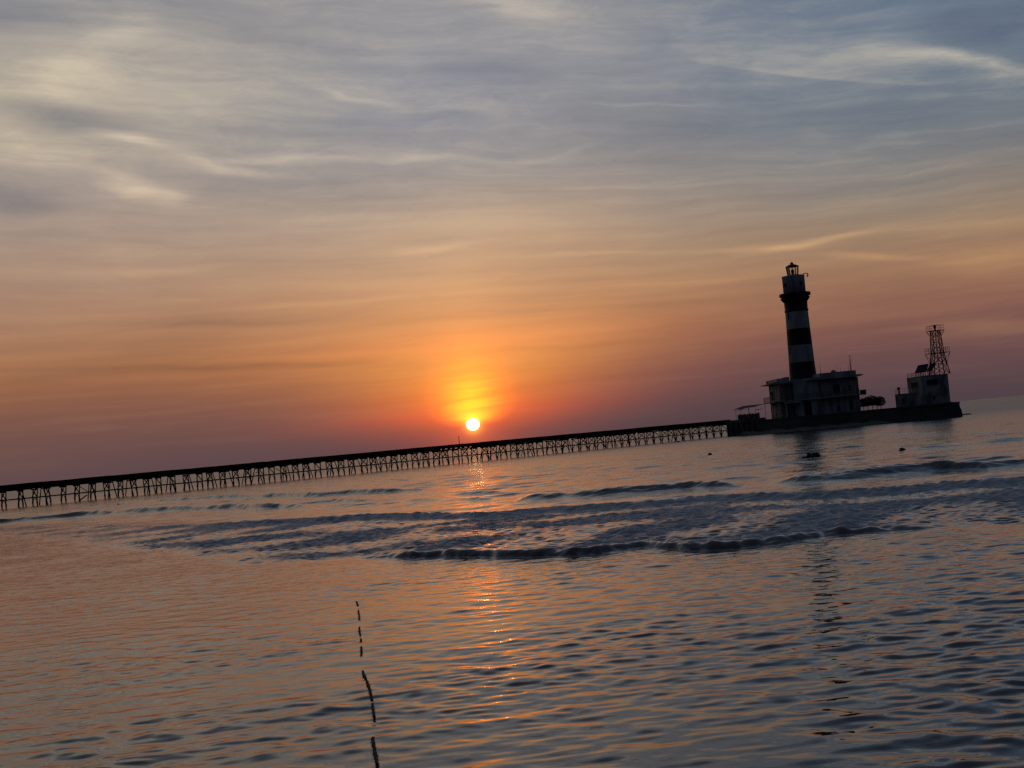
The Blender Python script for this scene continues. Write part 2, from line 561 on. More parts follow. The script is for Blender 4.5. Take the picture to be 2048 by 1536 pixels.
class Waves:
    """sum of sine trains with random directions and phases"""

    def __init__(self, n, l0, l1, slope, spread, mean=-math.pi / 2, seed=0, power=0.0):
        r = np.random.RandomState(seed)
        self.lam = np.exp(r.uniform(math.log(l0), math.log(l1), n))
        th = mean + r.normal(0, spread, n) if spread < 3 else r.uniform(0, 2 * math.pi, n)
        k = 2 * math.pi / self.lam
        self.kx, self.ky = k * np.cos(th), k * np.sin(th)
        self.ph = r.uniform(0, 2 * math.pi, n)
        s = self.lam ** power
        s *= slope * math.sqrt(2) / math.sqrt((s ** 2).sum())
        self.a = s / k

    def h(self, x, y, sp=None, skew=0.0):
        z = np.zeros_like(x)
        for kx, ky, ph, a, lam in zip(self.kx, self.ky, self.ph, self.a, self.lam):
            w = a
            if sp is not None:
                w = a * np.clip((lam / sp - 2.6) / 2.5, 0, 1)
            z += w * np.sin(kx * x + ky * y + ph)
        return z


W_CALM = Waves(100, .19, 1.1, .100, .66, seed=23, power=.05)
W_LONG = Waves(16, 1.8, 5.0, .012, .7, seed=4)
W_SLOW = Waves(10, 5.0, 18.0, 1.0, .1, mean=0.0, seed=19)
W_SLOW.a[:] = .447
W_SEA = Waves(50, .8, 6.0, .062, .55, seed=5, power=.0)
W_TURB = Waves(80, .26, .85, .25, 9, seed=6, power=-.1)
T_RMS = float(np.sqrt((W_TURB.a ** 2).sum() / 2))
W_STREAK = Waves(40, .35, 1.6, .10, .22, mean=-.225, seed=8)
W_PATCH = Waves(16, 4.0, 16.0, 1.0, 9, seed=9)
W_PATCH.a[:] = 1 / math.sqrt(8)
W_WOB = Waves(14, .9, 5.0, 1.0, .25, mean=0.0, seed=12)
W_WOB.a[:] = 1 / math.sqrt(7)
W_LOBE = Waves(8, 2.2, 5.0, 1.0, .1, mean=0.0, seed=15)
W_LOBE.a[:] = .5

EDGE = line_of([(-200, 1060), (60, 1075), (300, 1098), (480, 1120), (640, 1124), (770, 1114), (950, 1119), (1100, 1109), (1200, 1109),
                (1290, 1101), (1390, 1106), (1500, 1091), (1640, 1077), (1750, 1064), (1900, 1049), (2048, 1053), (2300, 1030)])
BORE = line_of([(-200, 1066), (60, 1052), (380, 1052), (560, 1046), (700, 1038), (1000, 1034), (1200, 1020), (1400, 1004), (1600, 994),
                (1800, 985), (2048, 965), (2300, 945)])
# travelling waves: pixel line of the crest, height, front width, back width, foam
SWELLS = [
    ([(-200, 1062), (0, 1046), (200, 1028), (400, 1019), (560, 1015), (640, 1020)], .24, .7, 2.4, .22, .10),
    ([(300, 1004), (450, 996), (640, 992), (760, 985), (860, 980)], .24, .8, 2.6, .0, .12),
    ([(560, 1012), (660, 1004), (760, 1001)], .14, .8, 2.0, .1, .2),
    ([(900, 992), (1020, 983)], .12, .8, 2.0, .0, .3),
    ([(1030, 1003), (1120, 996), (1250, 988), (1380, 977), (1480, 972)], .22, .9, 2.6, .05, .10),
    ([(1540, 968), (1640, 962), (1760, 950), (1860, 941), (1960, 938), (2060, 928), (2300, 905)], .24, 1.0, 3.0, .0, .08),
    ([(1560, 952), (1700, 944), (1840, 934), (2060, 915)], .12, 1.0, 2.5, .0, .15),
    ([(220, 1012), (262, 1005)], .14, .8, 2.0, .0, .5),
    ([(900, 1003), (1000, 1000)], .10, .8, 1.5, .0, .3),
    ([(1800, 905), (1950, 890), (2100, 872)], .14, 1.2, 3.0, .0, .15),
    ([(1250, 955), (1420, 940), (1500, 930)], .08, 1.0, 2.5, .0, .3),
]
SWELLS = [(line_of(a), *b) for a, *b in SWELLS]


def interp(line, x):
    return np.interp(x, line[0], line[1])


SEAMS = np.array([ground(q, 1112 - max(0, q - 1100) * .075).x for q in (700, 768, 842, 966, 1088, 1205, 1292, 1368, 1482, 1640, 1760, 1900, 1990, 2120)])
SEG_H = np.array([.5, .9, 1.05, .95, .95, .45, .9, .95, .65, .6, .5, .4, .5, .4])
X_LIP0 = ground(740, 1116).x
X_LIP1 = ground(1960, 1047).x


def surface(x, y, sp):
    """height of the water and how foamy it is"""
    patch = W_PATCH.h(x, y)
    ye = interp(EDGE, x)
    yb = interp(BORE, x)
    zero = np.zeros_like(x)
    wob = W_WOB.h(x, zero)
    d = y - ye - .05 * wob - .40 * W_SLOW.h(x * 1.5, zero)
    span = np.maximum(yb - ye, .5)
    reach = 1.2 + 6.5 * (1 - smooth(ground(480, 1110).x, ground(860, 1112).x, x))
    band = smooth(-1.0, 1.0, (d - .4) / reach * 2 + .2) ** 1.5 * (1 - smooth(.85, 1.12, d / span))
    outer = smooth(0.0, 6.0, y - yb)
    calm = 1 - smooth(-.5, 1.0, d)
    near = np.interp(y, [10, 14, 19, 25, 36], [.90, .92, .84, .62, .56])
    ripple = W_CALM.h(x, y, sp) * (.90 + .24 * patch) * near * (.62 + .40 * smooth(-7.0, 4.0, x * 14 / np.maximum(y, 10)))
    ripple = ripple + 7.0 * ripple ** 2
    z = ripple * np.maximum(calm, .35) + W_LONG.h(x, y, sp) * (.4 + .6 * outer)
    z += outer * W_SEA.h(x, y, sp) * (.8 + .2 * patch)
    # the raised water pouring back over the reef edge
    lip = smooth(X_LIP0 - .8, X_LIP0 + 1.2, x) * (1 - smooth(X_LIP1 - 3.0, X_LIP1 + .5, x))
    # overlapping tongues of water, each with its tip at the left, swept back to the right
    xs_ = x - .55 * np.clip(d, -.5, 3.0) + .12 * W_WOB.h(x * 1.9, y * .6)
    si = np.clip(np.searchsorted(SEAMS, xs_) - 1, 0, len(SEAMS) - 2)
    ph = np.clip((xs_ - SEAMS[si]) / (SEAMS[si + 1] - SEAMS[si]), 0, 1)
    seg_c = .5 * (SEAMS[:-1] + SEAMS[1:])
    tongue = np.interp(xs_, seg_c, SEG_H[:len(seg_c)]) * (.80 + .20 * smooth(0, .35, ph) * (1 - smooth(.6, 1.0, ph)))
    gap = tongue + (.80 - tongue) * (1 - np.exp(-np.maximum(d, 0) / .8))
    sweep = .11 * smooth(0, .45, ph) * (1 - ph) * 1.6
    dd = np.clip((d + sweep - .06 + .03 * W_WOB.h(x * 3.1, zero)) / .40, 0, 1)
    prof = 1 - (1 - dd) ** 1.45
    back = 1 - smooth(.35, 1.25, d / span)
    z += .185 * lip * gap * prof * back
    # torn water between the edge and the foam line
    amt = band * (.55 + .65 * np.clip(.5 + .7 * patch, 0, 1))
    left = 1 - smooth(ground(120, 1070).x, ground(420, 1090).x, x)
    amt = amt * (1 - .25 * left)
    tu = W_TURB.h(x, y, sp)
    z += amt * (.95 * tu - .25 * np.abs(tu) + .9 * W_STREAK.h(x, y, sp))
    z += .04 * smooth(.2, 1.2, patch) * (1 - outer) * calm * smooth(25, 34, y) * tu
    foam = .86 * band * np.clip(.72 + .34 * patch, 0, 1) * (1 - .30 * left)
    # the foam line at the back
    db = y - yb - .10 * wob - .5 * W_SLOW.h(x + 3, zero)
    w = np.where(db < 0, 1.0, 2.6)
    bore_h = np.exp(-(db / w) ** 2)
    fx = .35 * smooth(ground(40, 1052).x, ground(300, 1050).x, x) + .65 * smooth(ground(300, 1052).x, ground(680, 1042).x, x)
    z += fx * bore_h * (.17 + .016 * tu / T_RMS)
    foam += fx * np.exp(-((db + .7) / 1.1) ** 2) * 1.0
    # little collar of foam where the water lands
    foam += .5 * lip * np.exp(-((d + sweep - .05) / .14) ** 2) * np.clip(.45 + .8 * W_WOB.h(x * 3, zero + 2), 0, 1)
    for line, hgt, wf, wb, fo, fade in SWELLS:
        x0, x1 = line[0][0], line[0][-1]
        f = (x1 - x0) * fade
        ex = smooth(x0 - f * .2, x0 + f, x) * (1 - smooth(x1 - f, x1 + f * .2, x))
        yl = interp(line, x) + .5 * W_SLOW.h(x + hgt * 70, zero)
        ds = y - yl
        q = np.exp(-(ds / np.where(ds < 0, wf, wb)) ** 2)
        z += 1.25 * hgt * ex * q * (1 + .10 * W_SLOW.h(x * 1.7 + 9, zero) + .03 * tu / T_RMS)
        foam += fo * ex * np.exp(-((ds + .8) / 1.2) ** 2)
    return z, np.clip(foam, 0, 1)


def water_sheet():
    a_in = np.arange(-.47, .4701, .0013)
    extra, a, st = [], .47, .004
    while a + st < math.pi - .02:
        a += st
        st = min(st * 1.22, .12)
        extra.append(a)
    extra = np.array(extra)
    ang = np.concatenate([-extra[::-1], a_in, extra])        # 0 = straight ahead, open at the back
    rad = [1.0]
    while rad[-1] < 9.0:
        rad.append(rad[-1] * 1.10)
    while rad[-1] < 27:
        rad.append(rad[-1] * 1.0022)
    while rad[-1] < 62:
        rad.append(rad[-1] * 1.0015)
    while rad[-1] < 150:
        rad.append(rad[-1] * 1.0020)
    while rad[-1] < 320:
        rad.append(rad[-1] * 1.0050)
    while rad[-1] < 14500:
        rad.append(rad[-1] * 1.035)
    rad = np.array(rad)
    na, nr = len(ang), len(rad)
    rr, aa = np.meshgrid(rad, ang, indexing='ij')
    x, y = rr * np.sin(aa), rr * np.cos(aa)
    dr = np.gradient(rad)[:, None] * np.ones(na)[None, :]
    da = np.gradient(ang)[None, :] * rr
    sp = np.maximum(dr, da)
    z = np.zeros_like(x); foam = np.zeros_like(x)
    sel = (np.abs(ang) < .62)
    rsel = (rad > 8) & (rad < 900)
    ix = np.ix_(rsel, sel)
    zz, ff = surface(x[ix], y[ix], sp[ix])
    fade = 1 - smooth(.50, .62, np.abs(aa[ix]))
    fade = fade * (1 - smooth(350, 900, rr[ix]))
    z[ix], foam[ix] = zz * fade, ff * fade
    co = np.stack([x, y, z], -1).reshape(-1, 3)
    idx = np.arange(na * nr).reshape(nr, na)
    q = np.stack([idx[:-1, :-1], idx[1:, :-1], idx[1:, 1:], idx[:-1, 1:]], -1).reshape(-1, 4)
    # close the seam behind the viewer and the small disc under the viewer
    qs = np.stack([idx[:-1, -1], idx[1:, -1], idx[1:, 0], idx[:-1, 0]], -1)
    q = np.concatenate([q, qs])[:, ::-1]
    nv = len(co)
    co = np.concatenate([co, [[0, 0, 0]]])
    tri = np.stack([np.full(na, nv), idx[0], np.roll(idx[0], -1)], -1)[:, ::-1]
    loops = np.concatenate([q.reshape(-1), tri.reshape(-1)]).astype(np.int32)
    starts = np.concatenate([np.arange(len(q)) * 4, len(q) * 4 + np.arange(len(tri)) * 3]).astype(np.int32)
    me = bpy.data.meshes.new('water')
    me.vertices.add(len(co)); me.vertices.foreach_set('co', co.astype(np.float32).ravel())
    me.loops.add(len(loops)); me.loops.foreach_set('vertex_index', loops)
    me.polygons.add(len(starts)); me.polygons.foreach_set('loop_start', starts)
    me.polygons.foreach_set('use_smooth', np.ones(len(starts), dtype=bool))
    me.update(calc_edges=True)
    at_ = me.attributes.new('foam', 'FLOAT', 'POINT')
    at_.data.foreach_set('value', np.concatenate([foam.ravel(), [0]]).astype(np.float32))
    o = bpy.data.objects.new('water', me)
    col.objects.link(o)
    tag(o, 'rippled dusk sea from the reef shallows to the horizon', None, None, 'structure')
    return o


def water_material():
    m = bpy.data.materials.new('sea_water')
    m.use_nodes = True
    t = NT(m.node_tree)
    b = t.n['Principled BSDF']
    out = t.n['Material Output']
    g = t.new('ShaderNodeNewGeometry')
    P = g.outputs['Position']
    x, y, z = t.sep(P)
    sea = t.rng(y, 30.0, 110.0)
    far = t.rng(y, 85.0, 330.0)
    # shallow reef flat near the viewer, deep water beyond the edge
    t.put(b.inputs['Base Color'], t.mix(t.rng(y, 26.0, 60.0), (.085, .048, .036), (.02, .022, .024)))
    b.inputs['IOR'].default_value = 1.333
    rough = t.add(.003, t.add(t.mul(sea, .11), t.mul(far, .16)))
    t.put(b.inputs['Roughness'], rough)
    # ripples finer than the mesh
    n1 = t.noise(t.vm('MULTIPLY', P, (1.0, 1.9, 1.0)), 3.2, 2.0, .5, .3).outputs['Fac']
    n2 = t.noise(t.vm('MULTIPLY', P, (1.0, 2.2, 1.0)), .9, 3.0, .55, .3).outputs['Fac']
    n3 = t.noise(t.vm('MULTIPLY', P, (.5, 1.4, 1.0)), .22, 3.0, .55).outputs['Fac']
    h = t.add(t.mul(n1, t.rng(y, 10.0, 45.0, .0025, .016)), t.add(t.mul(n2, t.mul(sea, .055)), t.mul(n3, t.mul(far, .22))))
    bp = t.new('ShaderNodeBump')
    bp.inputs['Strength'].default_value = 1.0
    bp.inputs['Distance'].default_value = 1.0
    t.put(bp.inputs['Height'], h)
    t.l.new(bp.outputs[0], b.inputs['Normal'])
    # foam: matt, whitish, broken up
    fo = t.new('ShaderNodeAttribute', attribute_name='foam')
    f1 = t.noise(t.vm('MULTIPLY', P, (1.0, 1.4, 1.0)), 4.5, 5.0, .65, .4).outputs['Fac']
    f2 = t.noise(t.vec(t.mul(t.sub(x, t.mul(y, .225)), 3.2), t.mul(y, .55), 0.0), 1.0, 5.0, .6, .5).outputs['Fac']
    fn = t.add(t.mul(f1, .55), t.mul(f2, .45))
    fac = t.rng(t.add(fo.outputs['Fac'], t.mul(t.sub(fn, .5), 1.7)), .28, .80, 0, .85)
    df = t.new('ShaderNodeBsdfDiffuse')
    df.inputs[0].default_value = (.62, .64, .66, 1)
    mx = t.new('ShaderNodeMixShader')
    t.put(mx.inputs[0], fac)
    t.l.new(b.outputs[0], mx.inputs[1])
    t.l.new(df.outputs[0], mx.inputs[2])
    t.l.new(mx.outputs[0], out.inputs[0])
    return m


water = water_sheet()
water.data.materials.append(water_material())


def sea_h(x, y):
    zz, _ = surface(np.array([x]), np.array([y]), np.array([.03]))
    return float(zz[0])


# ------------------------------------------------------------------ pier
PA, PB = at(0, 978, 190.0), at(1453, 845, 277.0)
PA = Vector((PA.x, PA.y, 0)); PB = Vector((PB.x, PB.y, 0))
pdir = (PB - PA).normalized()
pper = Vector((pdir.y, -pdir.x, 0))             # towards the viewer's side
PA0 = PA - pdir * 30                            # it runs on beyond the left of the frame
PLEN = (PB - PA0).length
HW = .88
ZT, ZS, ZG = 3.17, 2.86, 2.30
pier = thing('pier', 'long dark timber trestle pier running out to the lighthouse', 'pier', PA0)


def pp(s, o, z):
    p = PA0 + pdir * s + pper * o
    return Vector((p.x, p.y, z))


def pbox(mb, s0, s1, o0, o1, z0, z1):
    p = [pp(s0, o0, z0), pp(s1, o0, z0), pp(s1, o1, z0), pp(s0, o1, z0), pp(s0, o0, z1), pp(s1, o0, z1), pp(s1, o1, z1), pp(s0, o1, z1)]
    mb.poly(p, [(3, 2, 1, 0), (4, 5, 6, 7), (0, 1, 5, 4), (1, 2, 6, 5), (2, 3, 7, 6), (3, 0, 4, 7)])


mb = MB()
s = 0.0
while s < PLEN - .3:                              # cross planks, a little uneven
    e = min(s + random.uniform(1.2, 2.6), PLEN)
    j = random.uniform(-.025, .025)
    pbox(mb, s + .01, e - .01, -1.08 + random.uniform(-.04, .04), 1.08 + random.uniform(-.05, .05), ZS + .002, ZT + j)
    s = e
mb.build('deck', MT['deck'], pier)
mb = MB()
slot_s = [(PA0 - ground(q, 902, 2.4)).length for q in (868, 888, 907)]
SP = 2.03
n_bent = int(PLEN / SP)
for sd_ in (-1, 1):
    for k in range(n_bent + 1):
        s0, s1 = k * SP, min((k + 1) * SP, PLEN)
        if s1 - s0 < .1:
            continue
        zb = ZG + random.uniform(-.05, .05)
        o0, o1 = sd_ * .80 - .1, sd_ * .80 + .1
        c_ = (PA0 + pdir * (s0 + SP / 2))
        px_u = c_.x / c_.y
        if -.058 < px_u < -.034:                    # spans where the side beam has sprung open
            pbox(mb, s0, s1, o0, o1, 2.60, ZS)
            pbox(mb, s0, s1, o0, o1, zb, 2.47)
            pbox(mb, s0, s0 + .5, o0, o1, 2.47, 2.60)
        else:
            pbox(mb, s0, s1, o0, o1, zb, ZS)
mb.build('side_beam', MT['timber'], pier)
mb = MB()
for sd_ in (-1, 1):
    pbox(mb, 0, PLEN, sd_ * .72 - .05, sd_ * .72 + .05, 1.04, 1.20)
mb.build('stringer', MT['timber'], pier)


def bent(with_piles, jit):
    """one cross frame, built around the pier's own start"""
    fr_ = MB()
    r_ = random.Random(jit)
    tl = r_.uniform(-.7, .7)
    fr_.beam(pp(0, -1.0, ZG - .09), pp(0, 1.0, ZG - .09), .2, .18)
    fr_.beam(pp(.06, -.85, 2.2), pp(.06, .85, 1.16), .09, .11)
    if jit != 5:
        fr_.beam(pp(-.06, .85, 2.2), pp(-.06, -.85, 1.16), .09, .11)
    fr_.beam(pp(0, -.95, 1.12), pp(0, .95, 1.12), .14, .14)
    for sg in ((-1, 1) if jit != 3 else (1,)):     # curved knee braces, an arch under the tie
        pts = [pp(.02, sg * .12, 1.08), pp(.02, sg * .42, .93), pp(.02, sg * .66, .66), pp(.02, sg * .82, .22)]
        fr_.tube(pts, [.05, .06, .06, .055], 6)
    piles = []
    for sg in (-1, 1):
        p_ = MB()
        p_.tube([pp(0, sg * .87, -1.2), pp(0, sg * .88, .15), pp(0, sg * .88, .45), pp(0, sg * .86, .7), pp(tl * .3, sg * .85, ZG)],
                [.095, .095, .13, .085, .08], 8)
        piles.append(p_)
    if not with_piles:
        for p_ in piles:
            fr_.v, off = fr_.v + p_.v, len(fr_.v)
            fr_.f += [[i + off for i in f] for f in p_.f]
            fr_.mi += p_.mi
            fr_.smooth += p_.smooth
        piles = []
    return fr_, piles


kinds = {}
for wp in (True, False):
    for j in range(7):
        f_, ps = bent(wp, j)
        fo = f_.build('trestle_frame', MT['timber'], pier)
        po = [p_.build('pile', MT['timber'], fo, origin=tuple(PA0)) for p_ in ps]
        kinds[(wp, j)] = [fo, po, False]
first_visible = int(((PA - PA0).length - 4) / SP)
for k in range(first_visible, n_bent + 1):
    wp = (k - first_visible) < 48
    kd = kinds[(wp, random.randrange(7))]
    off = pdir * (k * SP + random.uniform(-.22, .22))
    if not kd[2]:
        kd[2] = True
        fo = kd[0]
    else:
        fo = kd[0].copy()
        col.objects.link(fo)
        fo.parent = pier
        for p_ in kd[1]:
            c = p_.copy()
            col.objects.link(c)
            c.parent = fo
    fo.location = off
for key, kd in kinds.items():
    if not kd[2]:
        for p_ in kd[1]:
            bpy.data.objects.remove(p_)
        bpy.data.objects.remove(kd[0])

# raking piles: leaning pairs added at odd places, read along the photo
rake_px = [41, 84, 180, 222, 256, 300, 338, 375, 422, 454, 492, 512, 571, 612, 666, 711, 748, 785, 845, 884, 968, 1002,
           1051, 1101, 1133, 1164, 1196, 1222, 1263, 1352, 1372]
for q in rake_px:
    d_ = ray(q, 978 - .0918 * q)
    u_ = d_.x / d_.y
    # intersect with the pier line
    s_ = (u_ * PA0.y - PA0.x) / (pdir.x - u_ * pdir.y)
    mb = MB()
    sp_ = random.uniform(1.35, 1.8)
    zt = 2.28
    for sg in (-1, 1):
        mb.tube([pp(s_, sg * sp_ * 1.3, -1.2), pp(s_ + random.uniform(-.15, .15), sg * sp_, 0), pp(s_, sg * .45, zt)], [.085, .085, .07], 6)
    mb.beam(pp(s_, -.55, zt - .08), pp(s_, .55, zt - .08), .12, .14)
    mb.build('raking_pile', MT['timber'], pier)
# a broken timber hanging in the water and two loose braces
def on_pier(px, py, o=1.0):
    d_ = ray(px, py)
    u_ = d_.x / d_.y
    c0 = PA0 + pper * o
    s_ = (u_ * c0.y - c0.x) / (pdir.x - u_ * pdir.y)
    p = c0 + pdir * s_
    return at(px, py, p.y)
mb = MB(); mb.beam(on_pier(150, 1008), on_pier(174, 990), .13, .16); mb.build('broken_brace', MT['timber'], pier)
for a_, b_ in (((157, 971), (175, 983)), ((525, 935), (512, 946)), ((551, 936), (575, 952))):
    mb = MB(); mb.beam(on_pier(*a_, .9), on_pier(*b_, .9), .07, .08); mb.build('loose_brace', MT['timber'], pier)

pt = on_pier(919, 889, -.6)
post = thing('post', 'single thin upright post standing on the pier deck left of the sun', 'post', (pt.x, pt.y, ZT))
mb = MB(); mb.tube([(pt.x, pt.y, ZT), (pt.x - .02, pt.y, ZT + 1.25)], [.055, .045], 8)
mb.build('shaft', MT['timber'], post)
mb = MB(); mb.lathe([(.075, ZT + 1.25), (.075, ZT + 1.29), (.02, ZT + 1.33)], (pt.x - .02, pt.y), 8); mb.build('cap', MT['timber'], post)

# ------------------------------------------------------------------ quay (the concrete island under the lighthouse)
ZQ = 2.58
ZL = 2.95
qf = [ground(1455, 873.5), ground(1520, 868), ground(1600, 861), ground(1700, 852.5), ground(1800, 843.5), ground(1880, 837), ground(1912, 834.5)]
front = [(qf[0].x, 268.0), (qf[1].x * 1.02, 258.0), (qf[2].x, 250.5), (qf[3].x * 1.0, 248.0), (at(1800, 843, 242).x, 242.0),
         (at(1880, 836, 239).x, 239.0), (at(1905, 834, 239.5).x, 239.5)]
front[1] = (at(1520, 868, 258).x, 258.0); front[2] = (at(1600, 861, 250.5).x, 250.5); front[3] = (at(1700, 852, 248).x, 248.0)
front[0] = (at(1455, 873, 268).x, 268.0)
backs = [(at(1905, 800, 266).x, 262.0), (front[0][0] + 14, 286.0), (at(1455, 845, 289).x, 289.0)]
quay = thing('quay', 'massive dark concrete quay carrying the lighthouse and both houses', 'quay', (front[2][0], 256, 0))
mb = MB()
mb.slab(front + backs, -1.5, ZQ - .28)
mb.build('wall', MT['concrete'], quay)
mb = MB()
cx_ = sum(p[0] for p in front + backs) / 10; cy_ = sum(p[1] for p in front + backs) / 10
cope = [(cx_ + (x - cx_) * 1.006, cy_ + (y - cy_) * 1.014) for x, y in front + backs]
mb.slab(cope, ZQ - .277, ZQ)
mb.build('coping', MT['concrete'], quay)
mb = MB()
lx = at(1533, 838, 256).x
lo = [(front[0][0] + .02, front[0][1] + .02), (front[1][0], front[1][1] + .02), (lx, float(np.interp(lx, [p[0] for p in front], [p[1] for p in front])) + .02), (lx, 272), (front[0][0] + 8, 284), (backs[2][0] + .1, 288.5)]
mb.slab(lo, ZQ + .002, ZL)
mb.build('landing', MT['concrete'], quay)
# rounded end
ex, ey = front[-1]
mb = MB()
prof = [(ex - 2.2, -1.5), (ex + 1.75, -1.5), (ex + 1.72, .3), (ex + 1.60, 1.2), (ex + 1.32, 1.9), (ex + .95, 2.36), (ex + .45, 2.62), (ex - .2, 2.70), (ex - 1.6, 2.68), (ex - 2.2, 2.5)]
mb.prism(prof, ey - .12, ey + 17)
mb.build('rounded_end', MT['concrete'], quay)
# low rubble footing along the middle of the front
mb = MB()
fpts = [(1500, 870.5), (1560, 866.5), (1620, 861), (1690, 855.5), (1750, 849.8), (1790, 846)]
outer_ = [(ground(a_, b_).x, ground(a_, b_).y) for a_, b_ in fpts]
N_ = 40
xs = np.linspace(outer_[0][0], outer_[-1][0], N_)
yo = np.interp(xs, [p[0] for p in outer_], [p[1] for p in outer_])
yi = np.interp(xs, [p[0] for p in front], [p[1] for p in front]) - .0
pts, fs = [], []
for i in range(N_):
    yy = min(yo[i], yi[i] - .6)
    hgt = .55 + .15 * math.sin(i * .9) + .1 * math.sin(i * 2.3)
    if i in (0, N_ - 1):
        hgt *= .3
    pts += [(xs[i], yy - .3 + .25 * math.sin(i * 1.7), -.6), (xs[i], yy + .25, .12 + .06 * math.sin(i * 1.3)), (xs[i], (yy + yi[i]) / 2, hgt * .75), (xs[i], yi[i] + .05, hgt)]
for i in range(N_ - 1):
    for k in range(3):
        fs.append((i * 4 + k, (i + 1) * 4 + k, (i + 1) * 4 + k + 1, i * 4 + k + 1))
mb.poly(pts, fs)
mb.build('rubble_footing', MT['rubble'], quay)
# old rubbing timbers on the left face
mb = MB()
for i in range(6):
    f = i / 6 + .04
    x_ = front[0][0] + (front[1][0] - front[0][0]) * f
    y_ = front[0][1] + (front[1][1] - front[0][1]) * f
    mb.beam((x_ - .1, y_ - .14, .3), (x_ - .1, y_ - .14, 2.6), .22, .18)
mb.build('fender', MT['timber'], quay)

# ------------------------------------------------------------------ rocks
def rock(name, label, px, py, w, h, seed, peaks=1.0, Y=None, group=None, depth=.7):
    p = ground(px, py)
    bm = bmesh.new()
    bmesh.ops.create_icosphere(bm, subdivisions=4, radius=1.0)
    for v in bm.verts:
        n = v.co.normalized()
        q = mnoise.noise(n * 1.7 + Vector((seed, 0, 0))) * .5 + mnoise.noise(n * 4 + Vector((0, seed, 0))) * .22 + mnoise.noise(n * 9 + Vector((0, 0, seed))) * .10
        r_ = 1 + q * peaks
        v.co = Vector((n.x * r_ * w / 2, n.y * r_ * w / 2 * depth, n.z * r_ * h if n.z > 0 else n.z * h))
    me = bpy.data.meshes.new(name)
    bm.to_mesh(me); bm.free()
    me.materials.append(MT['rock'])
    o = bpy.data.objects.new(name, me)
    col.objects.link(o)
    o.location = (p.x, p.y, sea_h(p.x, p.y) - .01)
    return tag(o, label, 'rock', group)


rk = rock('rock', 'largest black jagged rock awash in front of the lighthouse', 1625, 914, 1.05, .17, 3.3, 1.3)
# jagged heads of the large rock
bm = bmesh.new()
bm.from_mesh(rk.data)
for hx, hz, hr in ((-.24, .27, .10), (-.15, .12, .12), (.02, .13, .13), (.16, .24, .10), (.26, .17, .11), (.37, .24, .085)):
    ret = bmesh.ops.create_icosphere(bm, subdivisions=3, radius=hr)
    for v in ret['verts']:
        q = 1 + .45 * mnoise.noise(v.co * 9 + Vector((hx * 20, 0, 0)))
        v.co = Vector((v.co.x * q + hx, v.co.y * q, v.co.z * q * 1.35 + hz * .75))
bm.to_mesh(rk.data); bm.free()
rock('rock', 'small pointed rock tip in the water below the pier end', 1420, 909, .34, .16, 5.1, 1.2)
rock('rock', 'low dark rock right of the largest rock, the bigger of the right pair', 1805, 902.5, .40, .14, 8.4, 1.0)
rock('rock', 'tiny dark rock tip farthest right in the open water', 1844, 897, .20, .12, 9.7, .8)
lr = rock('rock', 'flat dark rock ledge in the water at the rounded quay end', 1932, 829.5, 2.2, .22, 2.2, .6, depth=.8)
rock('rock', 'very small rock tip beneath the last piles of the pier', 1357, 884.5, .5, .22, 4.4, .8)

# ------------------------------------------------------------------ lighthouse
LY = 262.0
base = at(1606, 752, LY)
LX = base.x
def zl(yz):                                      # height from the traced tower
    return 31.4 - (yz - 135) / 5.91 * 1.005 * (LY / F_PX)
def rl(wz):
    return wz / 5.91 * (LY / F_PX) / 2 * .995
lh = thing('lighthouse', 'tall black and white banded lighthouse tower with lantern', 'lighthouse', (LX, LY, ZQ))
mb = MB()
prof = [(rl(330), ZQ + .002), (rl(322), 8.0), (rl(315), zl(1480)), (rl(300), zl(1327)), (rl(300), zl(1325)), (rl(290), zl(1126)), (rl(290), zl(1124)),
        (rl(278), zl(931)), (rl(278), zl(929)), (rl(267), zl(728)), (rl(267), zl(727)), (rl(283), zl(722)), (rl(283), zl(706)), (rl(270), zl(702)), (rl(274), zl(606))]
mt = [0, 0, 0, 0, 1, 1, 0, 0, 2, 2, 0, 0, 0, 0]
mb.lathe(prof, (LX, LY), 64, mats=mt + [0])
mb.build('tower', [MT['black'], MT['white_low'], MT['white_mid']], lh)
mb = MB()
mb.lathe([(rl(276), zl(606)), (rl(296), zl(596)), (rl(322), zl(588)), (rl(326), zl(560)), (rl(318), zl(552)), (rl(340), zl(548)), (rl(369), zl(538)), (rl(369), zl(510)), (rl(360), zl(506))], (LX, LY), 64)
mb.build('gallery', MT['black'], lh)
for k in range(24):
    a = 2 * math.pi * k / 24
    if math.sin(a) > .35:
        continue
    mb = MB()
    c, s_ = math.cos(a), math.sin(a)
    mb.beam((LX + c * 2.15, LY + s_ * 2.15, zl(604)), (LX + c * 2.66, LY + s_ * 2.66, zl(562)), .16, .22)
    mb.build('corbel', MT['black'], lh)
mb = MB()
mb.lathe([(rl(263), zl(505)), (rl(264), zl(318)), (rl(270), zl(314)), (rl(270), zl(304)), (rl(262), zl(300))], (LX, LY), 64)
mb.build('watch_room', MT['white'], lh)


